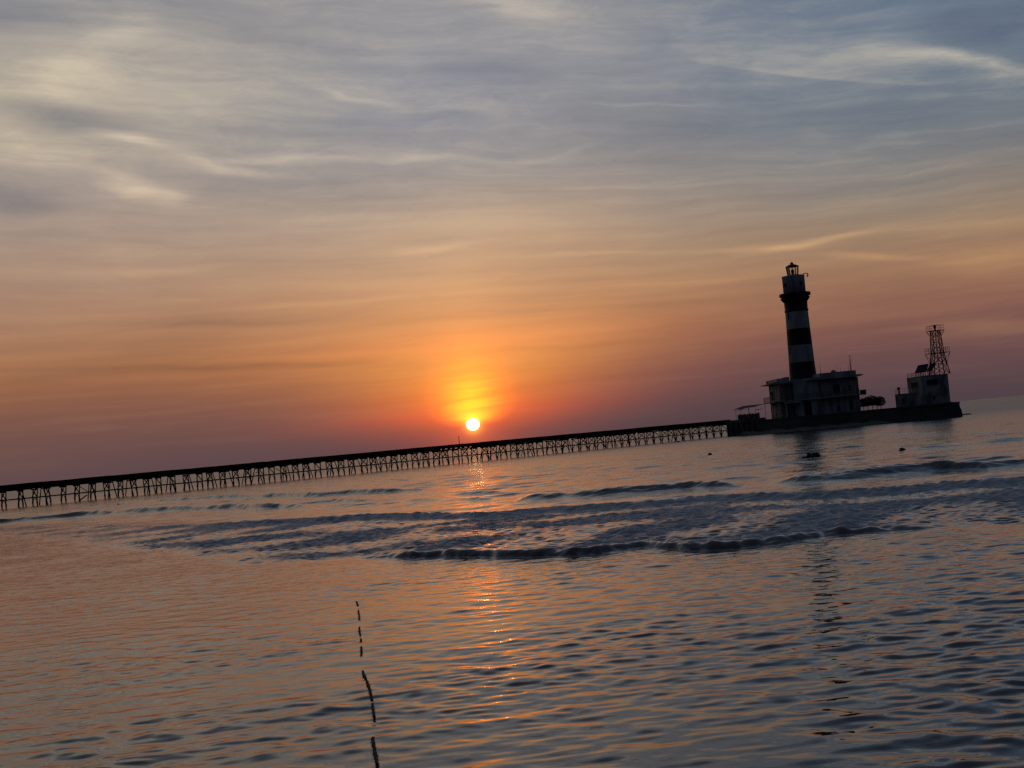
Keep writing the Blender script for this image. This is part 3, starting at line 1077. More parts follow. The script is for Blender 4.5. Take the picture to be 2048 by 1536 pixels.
def drum_window(px_off, zc, w, h, r_, deep=.06):
    """window set in a round wall; px_off is the share of the radius"""
    a = -math.acos(px_off)
    c, s_ = math.cos(a), math.sin(a)
    tx, ty = -s_, c
    ctr = Vector((LX + c * r_, LY + s_ * r_, zc))
    T = Vector((tx, ty, 0)); Nn = Vector((c, s_, 0)); Z = Vector((0, 0, 1))
    f = MB()
    for du, dv, ww, hh in ((0, h / 2 + .05, w + .2, .1), (0, -h / 2 - .05, w + .24, .1), (-w / 2 - .05, 0, .1, h), (w / 2 + .05, 0, .1, h)):
        q = ctr + T * du + Z * dv
        f.beam(q - T * ww / 2, q + T * ww / 2, .14, hh) if ww > hh else f.beam(q - Z * hh / 2, q + Z * hh / 2, .14, ww)
    fo = f.build('window', MT['trim'], lh)
    g = MB()
    p = [ctr + T * a_ + Z * b_ + Nn * c_ for c_ in (-.02, .03) for a_, b_ in ((-w / 2, -h / 2), (w / 2, -h / 2), (w / 2, h / 2), (-w / 2, h / 2))]
    g.poly(p, [(3, 2, 1, 0), (4, 5, 6, 7), (0, 1, 5, 4), (1, 2, 6, 5), (2, 3, 7, 6), (3, 0, 4, 7)])
    g.build('pane', MT['dark'], fo, origin=(LX, LY, ZQ))


r_w = rl(263)
drum_window(.47, zl(408), .46, .72, r_w)
drum_window(-.88, zl(412), .46, .85, r_w)
drum_window(-.86, zl(775), .34, 1.2, rl(269))
drum_window(-.90, zl(1175), .34, 1.2, rl(292))
# lantern
lant = MB()
lant.lathe([(rl(140), zl(302)), (rl(140), zl(288)), (rl(128), zl(286))], (LX, LY), 12, smooth=False)
lant_o = lant.build('lantern', MT['copper'], lh)
for k in range(12):
    a = 2 * math.pi * (k + .5) / 12
    c, s_ = math.cos(a), math.sin(a)
    mb = MB()
    mb.beam((LX + c * rl(126), LY + s_ * rl(126), zl(290)), (LX + c * rl(148), LY + s_ * rl(148), zl(194)), .085, .085)
    mb.build('glazing_bar', MT['copper'], lant_o, origin=(LX, LY, ZQ))
mb = MB()
mb.lathe([(rl(124), zl(287)), (rl(146), zl(194))], (LX, LY), 12, smooth=False)
mb.f = [f for f in mb.f if len(f) == 4]; mb.mi = mb.mi[:len(mb.f)]; mb.smooth = mb.smooth[:len(mb.f)]
mb.build('glazing', MT['glass'], lant_o, origin=(LX, LY, ZQ))
mb = MB()
mb.lathe([(rl(152), zl(196)), (rl(158), zl(192)), (rl(156), zl(186)), (rl(96), zl(172)), (rl(44), zl(162)), (rl(34), zl(160)), (rl(40), zl(154)), (rl(40), zl(148)), (rl(26), zl(142)), (rl(8), zl(139)), (rl(3), zl(128)), (.0, zl(127))], (LX, LY), 24)
mb.build('lantern_roof', MT['copper'], lant_o, origin=(LX, LY, ZQ))
mb = MB()
mb.lathe([(.16, zl(300)), (.16, zl(276)), (.27, zl(274)), (.30, zl(250)), (.28, zl(232)), (.12, zl(226)), (.0, zl(224))], (LX, LY), 16)
mb.build('lamp', MT['metal'], lant_o, origin=(LX, LY, ZQ))
# bracket at the right of the watch room
mb = MB()
bx, bz = LX + rl(266), zl(288)
pts = [(bx - .3, LY - .4, bz), (bx + .25, LY - .4, bz + .03), (bx + .52, LY - .4, bz), (bx + .60, LY - .4, bz - .12), (bx + .60, LY - .4, bz - .5), (bx + .50, LY - .4, bz - .6), (bx + .34, LY - .4, bz - .52)]
mb.tube(pts, [.07, .07, .09, .11, .13, .13, .10], 8)
mb.build('bracket', MT['metal'], lh)

# ------------------------------------------------------------------ keeper's house
HY = 254.0
def hx(px, py=790): return at(px, py, HY).x
def hz(px, py): return at(px, py, HY).z
X0, X1 = hx(1559), hx(1719)
XB0, XB1 = hx(1583), hx(1641)
house = thing('keepers_house', 'two storey pale stained house with flat roof around the lighthouse foot', 'house', ((X0 + X1) / 2, HY, ZQ))
Z1, Z2 = 5.42, 8.72                              # balcony underside, eaves underside
mb = MB()
mb.box(X0, XB0, HY, HY + 10, ZQ + .002, Z2)
mb.box(XB1, X1, HY, HY + 10, ZQ + .002, Z2)
mb.box(XB0, XB1, HY + .9, HY + 10, ZQ + .002, Z2)
mb.build('wall', MT['plaster'], house)
bay_x0, bay_x1 = hx(1586), hx(1640)
mb = MB()
mb.slab([(bay_x0, HY + .95), (bay_x0 + .02, HY - .9), (bay_x1 - 1.0, HY - .9), (bay_x1, HY + .0), (bay_x1, HY + .95)], ZQ + .002, 9.28)
mb.build('bay', MT['trim'], house)
# roof slabs with thin sloping eaves
YE = HY - 1.3
mb = MB()
xl, xr = X0 - 1.35, hx(1727)
mb.prism([(xl, 8.83), (xl, 8.93), (X0 - .1, 9.12), (XB0 + .2, 9.12), (XB0 + .2, Z2 + .003), (X0 - .1, Z2 + .003)], YE, HY + 11)
mb.prism([(hx(1612), Z2 + .10), (hx(1612), Z2 + .38), (X1 + .1, 9.16), (xr, 9.05), (xr, 8.95), (X1 + .1, Z2 + .05)], YE - .1, HY + 11)
mb.build('eaves', MT['trim'], house)
mb = MB()
mb.box(X0 - .35, hx(1580), YE + .5, HY + 10.4, 9.123, 9.66)
mb.box(hx(1641), hx(1714), YE + .4, HY + 10.4, 9.165, 9.92)
mb.box(hx(1574), hx(1581), YE + 1.2, HY + 3.4, 9.66, 9.86)
mb.build('parapet', MT['trim'], house)
# eave brackets
for px_ in list(range(1562, 1580, 6)) + list(range(1648, 1718, 8)):
    mb = MB(); xx = hx(px_)
    mb.prism([(xx - .08, Z2), (xx + .08, Z2), (xx + .08, Z2 - .42), (xx - .08, Z2 - .42)], HY - .55, HY - .003)
    mb.build('eave_bracket', MT['trim'], house)
# balcony
mb = MB()
yb_ = HY - 1.25
mb.box(X0 - 1.3, XB0, yb_, HY - .003, Z1, Z1 + .17)
mb.box(bay_x0, hx(1716), yb_ - .25, HY - .92, Z1 - .02, Z1 + .19)
mb.box(bay_x1 + .01, hx(1716), HY - .918, HY - .003, Z1 - .02, Z1 + .19)
mb.box(X0 - 1.3, X0 - .003, HY - .001, HY + 9.5, Z1, Z1 + .17)
bal = mb.build('balcony', MT['trim'], house)
mb = MB()
def railing(mb, p0, p1, z, h=.95, step=.75, mid=2, r=.03):
    p0, p1 = Vector((*p0, z)), Vector((*p1, z))
    L = (p1 - p0).length
    n = max(1, int(L / step))
    for i in range(n + 1):
        q = p0.lerp(p1, i / n)
        mb.beam(q, q + Vector((0, 0, h)), r * 1.5)
    for k in range(mid + 1):
        zz = Vector((0, 0, h * (k + 1) / (mid + 1)))
        mb.beam(p0 + zz, p1 + zz, r * (1.6 if k == mid else 1.0))
railing(mb, (X0 - 1.25, yb_ + .06), (XB0, yb_ + .06), Z1 + .17)
railing(mb, (X0 - 1.25, yb_ + .12), (X0 - 1.25, HY + 9.4), Z1 + .17)
railing(mb, (X0 - 1.2, HY + 9.4), (X0 - .05, HY + 9.4), Z1 + .17)
railing(mb, (bay_x0, yb_ - .18), (hx(1716) - .05, yb_ - .18), Z1 + .19, step=.5)
mb.build('railing', MT['metal'], bal, origin=tuple(house.location))
# balcony end on the right
mb = MB()
mb.box(X1 + .003, hx(1722), HY - 1.0, HY + 3, Z1 - .05, Z1 + .12)
mb.build('side_landing', MT['trim'], house)


def on_plane(px, py, org, ang):
    """where the sight line of a pixel meets a vertical wall plane; (u along the wall, z)"""
    d = ray(px, py)
    ux, uy = math.cos(ang), math.sin(ang)
    nx, ny = uy, -ux
    t_ = (org[0] * nx + org[1] * ny) / (d.x * nx + d.y * ny)
    p = Vector((0, 0, CAM_H)) + d * t_
    return (p.x - org[0]) * ux + (p.y - org[1]) * uy, p.z


def turn(mb, org, ang):
    c, s_ = math.cos(ang), math.sin(ang)
    mb.v = [(org[0] + v[0] * c - v[1] * s_, org[1] + v[0] * s_ + v[1] * c, v[2]) for v in mb.v]
    return mb


def plane_of(yf):
    return yf if isinstance(yf, tuple) else ((0.0, yf), 0.0)


def window(px0, py0, px1, py1, parent, yf, mull=1, frame=None, pane=None, w=.09):
    org, ang = plane_of(yf)
    a_, b_ = on_plane(px0, py0, org, ang), on_plane(px1, py1, org, ang)
    x0, x1 = min(a_[0], b_[0]), max(a_[0], b_[0])
    z0, z1 = min(a_[1], b_[1]), max(a_[1], b_[1])
    f = MB()
    f.box(x0 - w, x1 + w, -.09, .04, z1, z1 + w)
    f.box(x0 - w - .05, x1 + w + .05, -.14, .04, z0 - w, z0)
    f.box(x0 - w, x0, -.09, .04, z0, z1)
    f.box(x1, x1 + w, -.09, .04, z0, z1)
    for k in range(mull):
        xm = x0 + (x1 - x0) * (k + 1) / (mull + 1)
        f.box(xm - .03, xm + .03, -.06, -.014, z0, z1)
    fo = turn(f, org, ang).build('window', frame or MT['trim'], parent)
    g = MB(); g.box(x0, x1, -.012, .03, z0, z1)
    turn(g, org, ang).build('pane', pane or MT['dark'], fo, origin=tuple(parent.location))
    return fo


def door(px0, py0, px1, py1, parent, yf, mat=None):
    org, ang = plane_of(yf)
    a_, b_ = on_plane(px0, py0, org, ang), on_plane(px1, py1, org, ang)
    x0, x1 = min(a_[0], b_[0]), max(a_[0], b_[0])
    z0, z1 = max(min(a_[1], b_[1]), ZQ + .01), max(a_[1], b_[1])
    f = MB()
    f.box(x0 - .08, x0, -.07, .04, z0, z1); f.box(x1, x1 + .08, -.07, .04, z0, z1)
    f.box(x0 - .08, x1 + .08, -.07, .04, z1, z1 + .09)
    f.box(x0, x1, -.02, .03, z0, z1, 1)
    f.box(x0 + .12, x1 - .12, -.03, -.018, z0 + .25, z0 + (z1 - z0) * .45, 1)
    f.box(x0 + .12, x1 - .12, -.03, -.018, z0 + (z1 - z0) * .52, z1 - .18, 1)
    d_ = turn(f, org, ang).build('door', [MT['trim'], mat or MT['dark']], parent)
    h = MB(); h.beam((x1 - .12, -.06, z0 + 1.0), (x1 - .12, -.06, z0 + 1.18), .04)
    turn(h, org, ang).build('handle', MT['metal'], d_, origin=tuple(parent.location))
    return d_


SIDE = ((X0, HY + 10), -math.pi / 2)             # the house's left wall
window(1541, 784, 1549, 797, house, SIDE)
window(1631, 774, 1640 + 2, 788, house, HY, 1)
window(1664.5, 769.5, 1680, 784, house, HY, 2)
window(1696, 770, 1703, 782, house, HY, 1)
window(1564, 785, 1566.5, 793, house, HY, 0)
door(1578, 776, 1582, 801, house, HY, MT['dark'])
door(1546.5, 816, 1554, 834.5, house, SIDE, MT['door'])
door(1637, 806, 1643.5, 826.5, house, HY, MT['dark'])
window(1673, 810, 1680, 821.5, house, HY, 1)
door(1698, 800, 1707, 820, house, HY, MT['dark'])
# store opening in the bay, shade inside painted on a panel; porch and stair
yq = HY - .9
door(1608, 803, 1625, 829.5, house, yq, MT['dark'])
mb = MB()
p0, p1 = at(1571, 804, HY - 2.4), at(1603, 801, HY - 2.4)
zt_ = 5.3
mb.box(p0.x, p1.x, HY - 2.5, HY - 1.3, zt_ - .22, zt_)
mb.box(p0.x, p0.x + .18, HY - 2.45, HY - 2.25, ZQ + .002, zt_ - .223)
mb.box(p1.x - .18, p1.x, HY - 2.45, HY - 2.25, ZQ + .002, zt_ - .223)
porch = mb.build('porch', MT['trim'], house)
mb = MB()
for sgn in (0, .8):
    mb.beam((p0.x + .6, HY - 1.9 + sgn * .5, ZQ + .1), (p1.x - .3, HY - 1.9 + sgn * .5, zt_ - .3), .07, .16)
for i in range(12):
    f = (i + .5) / 12
    xx = p0.x + .6 + (p1.x - .9 - p0.x) * f
    zz = ZQ + .1 + (zt_ - .4 - ZQ) * f
    mb.box(xx - .13, xx + .13, HY - 1.9, HY - 1.5, zz, zz + .04)
mb.build('stair', MT['metal'], house)

# things on the house roof
ZR = 9.92
def mast(px, ytop, name, label, cat, rad=.035, Y=HY + 3, extra=None):
    x_ = at(px, 742, Y).x
    top = at(px, ytop, Y).z
    r_ = thing(name, label, cat, (x_, Y, ZR - .01), None)
    b_ = MB(); b_.lathe([(.16, ZR + .0), (.16, ZR + .10), (.06, ZR + .14)], (x_, Y), 10); b_.build('base', MT['metal'], r_)
    b_ = MB(); b_.tube([(x_, Y, ZR + .1), (x_, Y, top)], [rad, rad * .6], 6); b_.build('rod', MT['metal'], r_)
    return r_, x_, top
mast(1641, 728, 'antenna', 'lone thin whip antenna on the roof right beside the lighthouse tower', 'antenna', .04)
mast(1674, 731, 'antenna', 'faint thin whip antenna just right of the white dome', 'antenna', .028)
mast(1681.5, 734, 'antenna', 'short whip antenna in the middle of the right roof', 'antenna', .034)
mast(1688.5, 736, 'antenna', 'shortest whip antenna, between the dome and the tall mast', 'antenna', .022)
mast(1697.5, 729, 'antenna', 'whip antenna close beside the tall radio mast on its left', 'antenna', .032)
r_, x_, top = mast(1702, 710, 'radio_mast', 'tall radio mast with side arms near the right roof end', 'mast', .05)
mb = MB()
for zz, w_ in ((top - .25, .35), (top - .8, .5), (top - 1.1, .45)):
    mb.beam((x_ - w_ * .4, HY + 3, zz), (x_ + w_ * .6, HY + 3, zz + .05), .04)
    mb.beam((x_ + w_ * .6, HY + 3, zz - .18), (x_ + w_ * .6, HY + 3, zz + .25), .03)
mb.build('side_arm', MT['metal'], r_)
mb = MB()
for k in range(3):
    a = 2.1 * k
    mb.beam((x_ + .16 * math.cos(a), HY + 3 + .16 * math.sin(a), ZR), (x_ + .05 * math.cos(a), HY + 3 + .05 * math.sin(a), ZR + 1.9), .04)
mb.build('lattice_foot', MT['metal'], r_)
dx_ = at(1666.5, 742, HY + 1).x
dome = thing('dome', 'small pale rounded dome on the right roof parapet', 'dome', (dx_, HY + 1, ZR - .01))
mb = MB(); mb.lathe([(.46, ZR + .001), (.46, ZR + .08)], (dx_, HY + 1), 20); mb.build('base', MT['metal'], dome)
mb = MB()
mb.lathe([(.44, ZR + .082), (.43, ZR + .2), (.36, ZR + .34), (.22, ZR + .44), (.08, ZR + .475), (0, ZR + .48)], (dx_, HY + 1), 20)
mb.build('cover', MT['white_low'], dome)

# dark box beyond the balcony end
a_, b_ = at(1721.5, 789, HY + 1), at(1731, 779.5, HY + 1)
ub = thing('utility_box', 'dark square box hung out beyond the right end of the balcony', 'utility box', ((a_.x + b_.x) / 2, HY + 1, a_.z))
mb = MB(); mb.box(a_.x, b_.x, HY + .6, HY + 1.4, a_.z, b_.z); mb.box(a_.x - .04, b_.x + .04, HY + .55, HY + 1.45, b_.z, b_.z + .05)
mb.build('casing', MT['metal'], ub)
mb = MB()
for k in range(6):
    zz = a_.z + .12 + k * .1
    mb.box(a_.x + .08, b_.x - .08, HY + .57, HY + .598, zz, zz + .05)
mb.build('grille', MT['dark'], ub)
mb = MB()
mb.beam((X1 - .1, HY + .8, a_.z - .04), (b_.x, HY + .8, a_.z - .04), .07); mb.beam((X1 - .1, HY + 1.2, a_.z - .04), (b_.x, HY + 1.2, a_.z - .04), .07)
mb.beam((X1, HY + .8, a_.z - .7), (b_.x - .15, HY + .8, a_.z - .07), .06)
mb.build('support_arm', MT['metal'], ub)

# ------------------------------------------------------------------ canopy and drums left of the house
CY = 259.0
cp = [at(1469.5, 819, CY), at(1489, 811.5, CY), at(1530, 807.5, CY)]
can = thing('canopy', 'light frame canopy with thin sagging roof left of the house', 'canopy', (at(1500, 840, CY).x, CY, ZL))
mb = MB()
top = [cp[0], at(1480, 815.2, CY), cp[1], at(1503, 809.8, CY), cp[2]]
for ya, yb2, dz_ in ((CY - 1.2, CY + 2.2, 0),):
    pts, fs = [], []
    for p in top:
        pts += [(p.x, ya, p.z - .42 * (1 if p is not cp[0] and p is not cp[2] else .0)), (p.x, yb2, p.z), (p.x, ya, p.z - .03 - .42 * (1 if p is not cp[0] and p is not cp[2] else 0.0)), (p.x, yb2, p.z - .05)]
    for i in range(len(top) - 1):
        o = i * 4; q = o + 4
        fs += [(o, q, q + 1, o + 1), (o + 2, o + 3, q + 3, q + 2), (o, o + 2, q + 2, q), (o + 1, q + 1, q + 3, o + 3)]
    fs += [(0, 1, 3, 2), (16, 18, 19, 17)]
    mb.poly(pts, fs)
mb.build('roof', MT['cloth'], can)
for px_, yy in ((1469.5, CY - 1.2), (1485, CY + 2.2), (1496, CY - 1.2), (1501.5, CY + 2.2), (1512, CY + .4), (1529, CY - 1.2)):
    mb = MB()
    x_ = at(px_, 825, CY).x
    zt2 = float(np.interp(x_, [p.x for p in top], [p.z for p in top])) - .05
    if yy == CY - 1.2 and 1470 < px_ < 1525:
        zt2 -= .40
    mb.tube([(x_, yy, ZL), (x_, yy, zt2)], .035, 6)
    mb.build('pole', MT['rust'], can)
mb = MB()
mb.beam((at(1469.5, 822, CY).x, CY - 1.2, cp[0].z - .35), (at(1496, 822, CY).x, CY - 1.2, cp[0].z - .1), .035)
mb.beam(at(1512, 819.5, CY + .4), at(1521, 818.5, CY + .4), .10, .10)
mb.beam(at(1521, 818.5, CY + .4), at(1529, 815, CY + .4), .05)
mb.build('cross_rail', MT['rust'], can)
ords = ['first', 'second', 'third', 'fourth', 'fifth', 'sixth', 'seventh', 'eighth']
DY = 262.0
proto = None
for i in range(8):
    px_ = 1478.5 + i * 5.55
    p = at(px_, 838, DY - (i % 2) * .12)
    if proto is None:
        proto = thing('drum', '', 'drum', (p.x, p.y, ZL), 'drums lined up under the canopy')
        b_ = MB()
        b_.lathe([(.24, 0), (.255, .02), (.255, .26), (.272, .28), (.272, .31), (.255, .33), (.255, .58), (.272, .60), (.272, .63), (.255, .65), (.255, .90), (.24, .92), (.235, .905)], (p.x, p.y), 20)
        b_.v = [(q[0], q[1], q[2] + ZL) for q in b_.v]
        b_.build('body', MT['drum'], proto)
        b_ = MB(); b_.lathe([(.10, ZL + .906), (.10, ZL + .98), (.07, ZL + 1.0)], (p.x + .05, p.y), 10); b_.build('lid', MT['metal'], proto)
        o = proto
    else:
        o = proto.copy(); col.objects.link(o)
        for ch in list(proto.children):
            c = ch.copy(); col.objects.link(c); c.parent = o
        o.location = (p.x, p.y, ZL)
        o.rotation_euler.z = random.uniform(0, 6)
    sc_ = random.uniform(.94, 1.06)
    o.scale = (1, 1, sc_)
    o['label'] = f'grey steel drum under the canopy, {ords[i]} from the left in the row'
    o['category'] = 'drum'

# ------------------------------------------------------------------ clipped trees right of the house
TY = 256.0
tl_ = [(1726, 806, .80), (1734.5, 804, .90), (1744, 801.5, .98), (1753, 803, .84), (1760.5, 802.5, .92)]
tlab = ['nearest the house wall', 'second from the house wall', 'in the middle of its row, the tallest', 'last but one at the open end', 'standing at the open right end of the row']
for i, (px_, py_, r0) in enumerate(tl_):
    c = at(px_, py_, TY)
    tr_ = thing('clipped_tree', 'dark round clipped tree, ' + tlab[i], 'tree', (c.x, TY, ZQ), 'clipped trees between the two houses')
    mb = MB()
    mb.tube([(c.x, TY, ZQ - .05), (c.x + .03, TY, ZQ + .5), (c.x, TY, c.z - .1)], [.07, .055, .04], 7)
    for k in range(4):
        a = k * 1.6 + i
        mb.tube([(c.x, TY, c.z - .45), (c.x + .3 * math.cos(a), TY + .3 * math.sin(a), c.z - .1)], [.03, .015], 5)
    mb.build('trunk', MT['bark'], tr_)
    r_ = random.Random(40 + i)
    pts, fs = [], []
    for k in range(2200):
        v = Vector((r_.gauss(0, 1), r_.gauss(0, 1), r_.gauss(0, 1))).normalized()
        rad = r0 * (r_.uniform(.4, 1.12) ** .5) * (1 + .30 * mnoise.noise(v * 2.4 + Vector((i * 3, 0, 0))))
        q = Vector((c.x, TY, c.z)) + Vector((v.x * rad, v.y * rad, v.z * rad * .98))
        if q.z < c.z - r0 * .85:
            q.z = c.z - r0 * .85 + r_.uniform(-.03, .05)
        s1 = Vector((r_.gauss(0, 1), r_.gauss(0, 1), r_.gauss(0, 1))).normalized() * r_.uniform(.05, .10)
        s2 = s1.cross(Vector((r_.gauss(0, 1), r_.gauss(0, 1), r_.gauss(0, 1)))).normalized() * r_.uniform(.03, .06)
        o = len(pts)
        pts += [q - s1, q + s2, q + s1, q - s2]
        fs.append((o, o + 1, o + 2, o + 3))
    mb = MB(); mb.poly(pts, fs)
    mb.build('crown', MT['leaf'], tr_)

# ------------------------------------------------------------------ the block house at the right
BY = 244.0
def bx_(px, py=790, Y=BY): return at(px, py, Y).x
blk = thing('block_house', 'square weathered two storey block house with low annex on the quay end', 'house', (bx_(1860), BY, ZQ))
A0, A1, A2 = bx_(1845.5), bx_(1880), bx_(1904)
BSIDE = ((A0, BY + 8.6), -math.pi / 2)
ZB = 7.62
mb = MB()
out_ = [(A0, BY), (A1, BY - .0), (A2, BY + 1.2), (A2 + .05, BY + 8.6), (A0, BY + 8.6)]
mb.slab(out_, ZQ + .002, ZB - .18)
mb.build('wall', MT['block'], blk)
mb = MB()
mb.slab([(A0 - .06, BY - .06), (A1 + .02, BY - .06), (A2 + .06, BY + 1.14), (A2 + .1, BY + 8.66), (A0 - .06, BY + 8.66)], ZB - .177, ZB)
mb.build('roof_slab', MT['block'], blk)
mb = MB(); mb.box(A1 - .12, A1 + .12, BY - .10, BY - .003, ZQ + .002, ZB - .2); mb.build('buttress', MT['block'], blk)
YN = BY + 5.2
N0 = at(1801, 800, YN).x
mb = MB()
ZA = 4.88
mb.box(N0, A0 - .003, YN, BY + 8.5, ZQ + .002, ZA - .12)
annex = mb.build('annex', MT['block'], blk)
mb = MB(); mb.box(N0 - .08, A0 - .003, YN - .08, BY + 8.55, ZA - .117, ZA); mb.build('annex_roof', MT['trim'], blk)
window(1822.5, 766, 1836.5, 774, blk, BSIDE, 1)
window(1852.5, 760.5, 1874, 768.5, blk, BY, 2)
window(1863.5, 791.5, 1870.5, 800, blk, BY, 1)
window(1804, 797, 1808.5, 806, blk, YN, 0)
door(1829.5, 796, 1843, 813, blk, BSIDE, material('pale_door_paint', (.42, .42, .42), (.30, .30, .30), .7, 1.0))
mb = MB()
railing(mb, (N0 + .05, YN + .05), (A0 - .1, YN + .05), ZA, .9, .7, 1, .025)
railing(mb, (N0 + .05, YN + .1), (N0 + .05, BY + 8.4), ZA, .9, .7, 1, .025)
mb.build('annex_railing', MT['rust'], blk)
mb = MB()
railing(mb, (A0 + .05, BY + .1), (A0 + .05, BY + 8.5), ZB, .7, .8, 1, .022)
railing(mb, (A0 + .1, BY + 8.5), (A0 + 2.2, BY + 8.5), ZB, .7, .6, 1, .022)
mb.build('roof_railing', MT['rust'], blk)
mb = MB()
mb.tube([(A0 - .12, BY + 8.3, ZB + .1), (A0 - .14, BY + 8.3, ZA + .9), (A0 - .4, BY + 8.3, ZA)], .03, 5)
mb.build('downpipe', MT['rust'], blk)

SY = BY + 7.0
sx_ = at(1798.5, 790, SY).x
sl_ = thing('signal_lamp', 'dark drum topped signal lamp on a short post on the annex roof', 'lamp', (sx_, SY, ZA))
mb = MB(); mb.lathe([(.2, ZA), (.2, ZA + .1), (.13, ZA + .14), (.11, ZA + .62), (.16, ZA + .70)], (sx_, SY), 14); mb.build('post', MT['metal'], sl_)
mb = MB(); mb.lathe([(.16, ZA + .702), (.27, ZA + .86), (.28, ZA + 1.12), (.26, ZA + 1.2), (.13, ZA + 1.22), (.10, ZA + 1.27), (0, ZA + 1.28)], (sx_, SY), 16); mb.build('lamp_head', MT['black'], sl_)

# lattice beacon tower on the block roof
TYc = BY + 2.7
tc_ = at(1880, 746, TYc)
tcx = at(1879, 746, TYc).x
tow = thing('lattice_tower', 'open steel lattice beacon tower with two railed platforms', 'tower', (tcx, TYc, ZB))
def zt3(px, py): return at(px, py, TYc).z
Zm, Zp = zt3(1872, 707), zt3(1872, 662)
rb, rm, rp = 1.95, 1.22, .92
lean = 0
rotc = R(8)
def corner(k, r_, z): 
    a = rotc + k * math.pi / 2 - math.pi / 2
    return Vector((tcx + r_ * math.cos(a), TYc + r_ * math.sin(a), z))
def rad_at(z):
    return float(np.interp(z, [ZB, Zm, Zp], [rb, rm, rp]))
for k in range(4):
    mb = MB()
    mb.beam(corner(k, rb, ZB), corner(k, rm, Zm), .13); mb.beam(corner(k, rm, Zm), corner(k, rp, Zp), .12)
    mb.build('leg', MT['rust'], tow)
levels = [ZB, ZB + (Zm - ZB) * .5, Zm, Zm + (Zp - Zm) * .5, Zp]
for i in range(len(levels) - 1):
    for k in range(4):
        mb = MB()
        z0, z1 = levels[i], levels[i + 1]
        mb.beam(corner(k, rad_at(z0), z0), corner(k + 1, rad_at(z1), z1), .08)
        mb.beam(corner(k + 1, rad_at(z0), z0), corner(k, rad_at(z1), z1), .08)
        if i < 3:
            mb.beam(corner(k, rad_at(z1), z1), corner(k + 1, rad_at(z1), z1), .06)
        mb.build('cross_brace', MT['rust'], tow)
mb = MB()
mb.tube([(tcx, TYc, ZB), (tcx, TYc, Zp)], .07, 8)
for z in levels[1:4]:
    for k in range(4):
        mb.beam((tcx, TYc, z), corner(k, rad_at(z), z), .045)
mb.build('centre_pipe', MT['rust'], tow)
for zz, hw in ((Zm, 2.2), (Zp, 1.58)):
    c4 = [corner(k + .5, hw * 1.02, zz) for k in range(4)]
    mb = MB()
    mb.slab([(p.x, p.y) for p in c4], zz, zz + .09)
    pf = mb.build('platform', MT['rust'], tow)
    zs = zz - (1.75 if zz == Zm else 1.0)
    for k in range(4):
        for q in (k, k - 1):
            st = MB()
            c_ = c4[q % 4]
            l_ = corner(k, rad_at(zs), zs)
            st.beam((c_.x, c_.y, zz), l_, .055)
            st.build('platform_strut', MT['rust'], tow)
    mb = MB()
    for k in range(4):
        railing(mb, (c4[k].x, c4[k].y), (c4[(k + 1) % 4].x, c4[(k + 1) % 4].y), zz + .09, .85, .7, 1, .024)
    mb.build('platform_railing', MT['rust'], pf, origin=tuple(tow.location))
mb = MB()
mb.lathe([(.14, Zp + .09), (.14, Zp + .55), (.26, Zp + .58), (.26, Zp + .95), (.12, Zp + 1.02), (0, Zp + 1.1)], (tcx, TYc), 14)
mb.build('beacon', MT['black'], tow)
mb = MB()
mb.beam((tcx - .75, TYc, Zp + 1.02), (tcx + .75, TYc, Zp + 1.10), .06)
mb.build('beacon_arm', MT['rust'], tow)

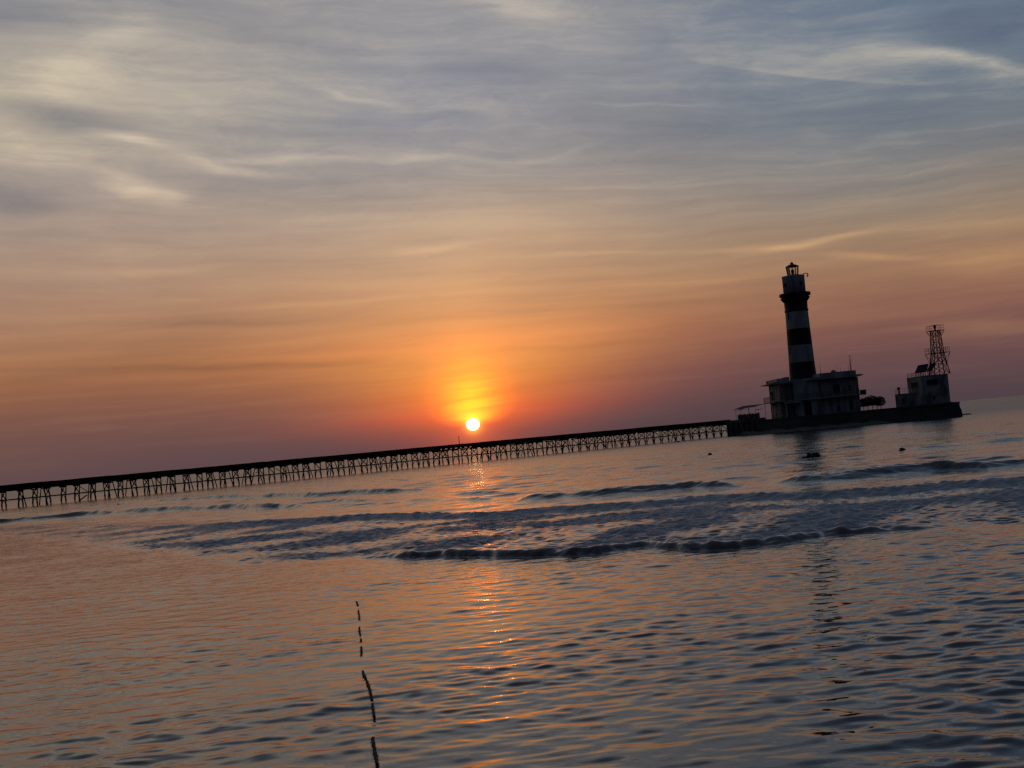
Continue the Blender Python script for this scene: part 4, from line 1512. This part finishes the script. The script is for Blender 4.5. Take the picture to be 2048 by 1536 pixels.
# solar panels
for i, (b0, b1, t0, t1, lab) in enumerate((((1829.5, 746.5), (1852, 743.5), (1836.5, 731), (1857, 727.5), 'wide tilted solar panel on props at the left of the block roof'),
                                      ((1853.5, 743), (1864, 741.5), (1860.5, 727.5), (1870.5, 726), 'narrow tilted solar panel beside the foot of the lattice tower'))):
    P0, P1 = at(*b0, BY + 5.6), at(*b1, BY + 5.6)
    Q0, Q1 = at(*t0, BY + 6.8), at(*t1, BY + 6.8)
    sp = thing('solar_panel', lab, 'solar panel', ((P0.x + P1.x) / 2, BY + 6.2, ZB))
    n = (P1 - P0).cross(Q0 - P0).normalized() * .05
    mb = MB()
    pts = [P0, P1, Q1, Q0, P0 + n, P1 + n, Q1 + n, Q0 + n]
    mb.poly(pts, [(3, 2, 1, 0), (4, 5, 6, 7), (0, 1, 5, 4), (1, 2, 6, 5), (2, 3, 7, 6), (3, 0, 4, 7)])
    mb.build('panel', MT['solar'], sp)
    mb = MB()
    for a_, b_ in ((P0, P1), (P1, Q1), (Q1, Q0), (Q0, P0)):
        mb.beam(a_, b_, .08)
    nn = 5 if i == 0 else 3
    for k in range(1, nn):
        mb.beam(P0.lerp(P1, k / nn) - n * 1.2, Q0.lerp(Q1, k / nn) - n * 1.2, .035)
    mb.build('frame', MT['metal'], sp)
    for k in range(nn):
        f = (k + .3) / nn
        a_ = P0.lerp(P1, f); b_ = Q0.lerp(Q1, f)
        mb = MB()
        mb.beam((a_.x, a_.y, ZB), a_.lerp(b_, .12), .06)
        mb.beam((a_.x + .25, a_.y + .5, ZB), a_.lerp(b_, .30), .05)
        mb.beam((b_.x - .1, b_.y, ZB), b_.lerp(a_, .1), .05)
        mb.build('prop', MT['metal'], sp)

# ------------------------------------------------------------------ the floating rope in the foreground
rp_px = [(711, 1200), (716, 1212), (718, 1230), (719, 1262), (722, 1280), (723, 1303), (722, 1330), (727, 1348), (733, 1362), (739, 1380), (744, 1402),
         (746, 1420), (749, 1437), (747, 1460), (746, 1480), (750, 1505), (755, 1533), (758, 1560)]
vis = [(1203, 1213), (1221, 1241), (1254, 1271), (1277, 1284), (1294, 1313), (1342, 1361), (1364, 1404), (1409, 1438), (1476, 1534)]
ys = np.linspace(1198, 1560, 420)
xs = np.interp(ys, [p[1] for p in rp_px], [p[0] for p in rp_px])
pts, rad = [], []
for x_, y_ in zip(xs, ys):
    g = ground(x_, y_)
    inside = max((min(y_ - a, b - y_) for a, b in vis), key=lambda v: v)
    off = .022 * max(-1, min(1, inside / 3.0)) - .004
    pts.append(Vector((g.x, g.y, sea_h(g.x, g.y) + (off if off > 0 else off * 2.2))))
    rad.append(.014 * (1 + .35 * mnoise.noise(Vector((y_ * .15, 0, 0))) + .2 * mnoise.noise(Vector((y_ * .6, 3, 0)))))
org = tuple(pts[210])
rope = thing('rope', 'dark weedy rope floating half sunk in the calm foreground water', 'rope', org)
mb = MB(); mb.tube(pts, rad, 8); mb.build('line', MT['rope'], rope)
mb = MB()
rr_ = random.Random(5)
for i in range(0, len(pts) - 1, 1):
    for k in range(2):
        a = rr_.uniform(0, 6.28)
        p = pts[i]
        q = p + Vector((math.cos(a) * rr_.uniform(.01, .032), math.sin(a) * .04, rr_.uniform(-.01, .016)))
        mb.beam(p, q, .003, .003)
mb.build('weed', MT['rope'], rope)
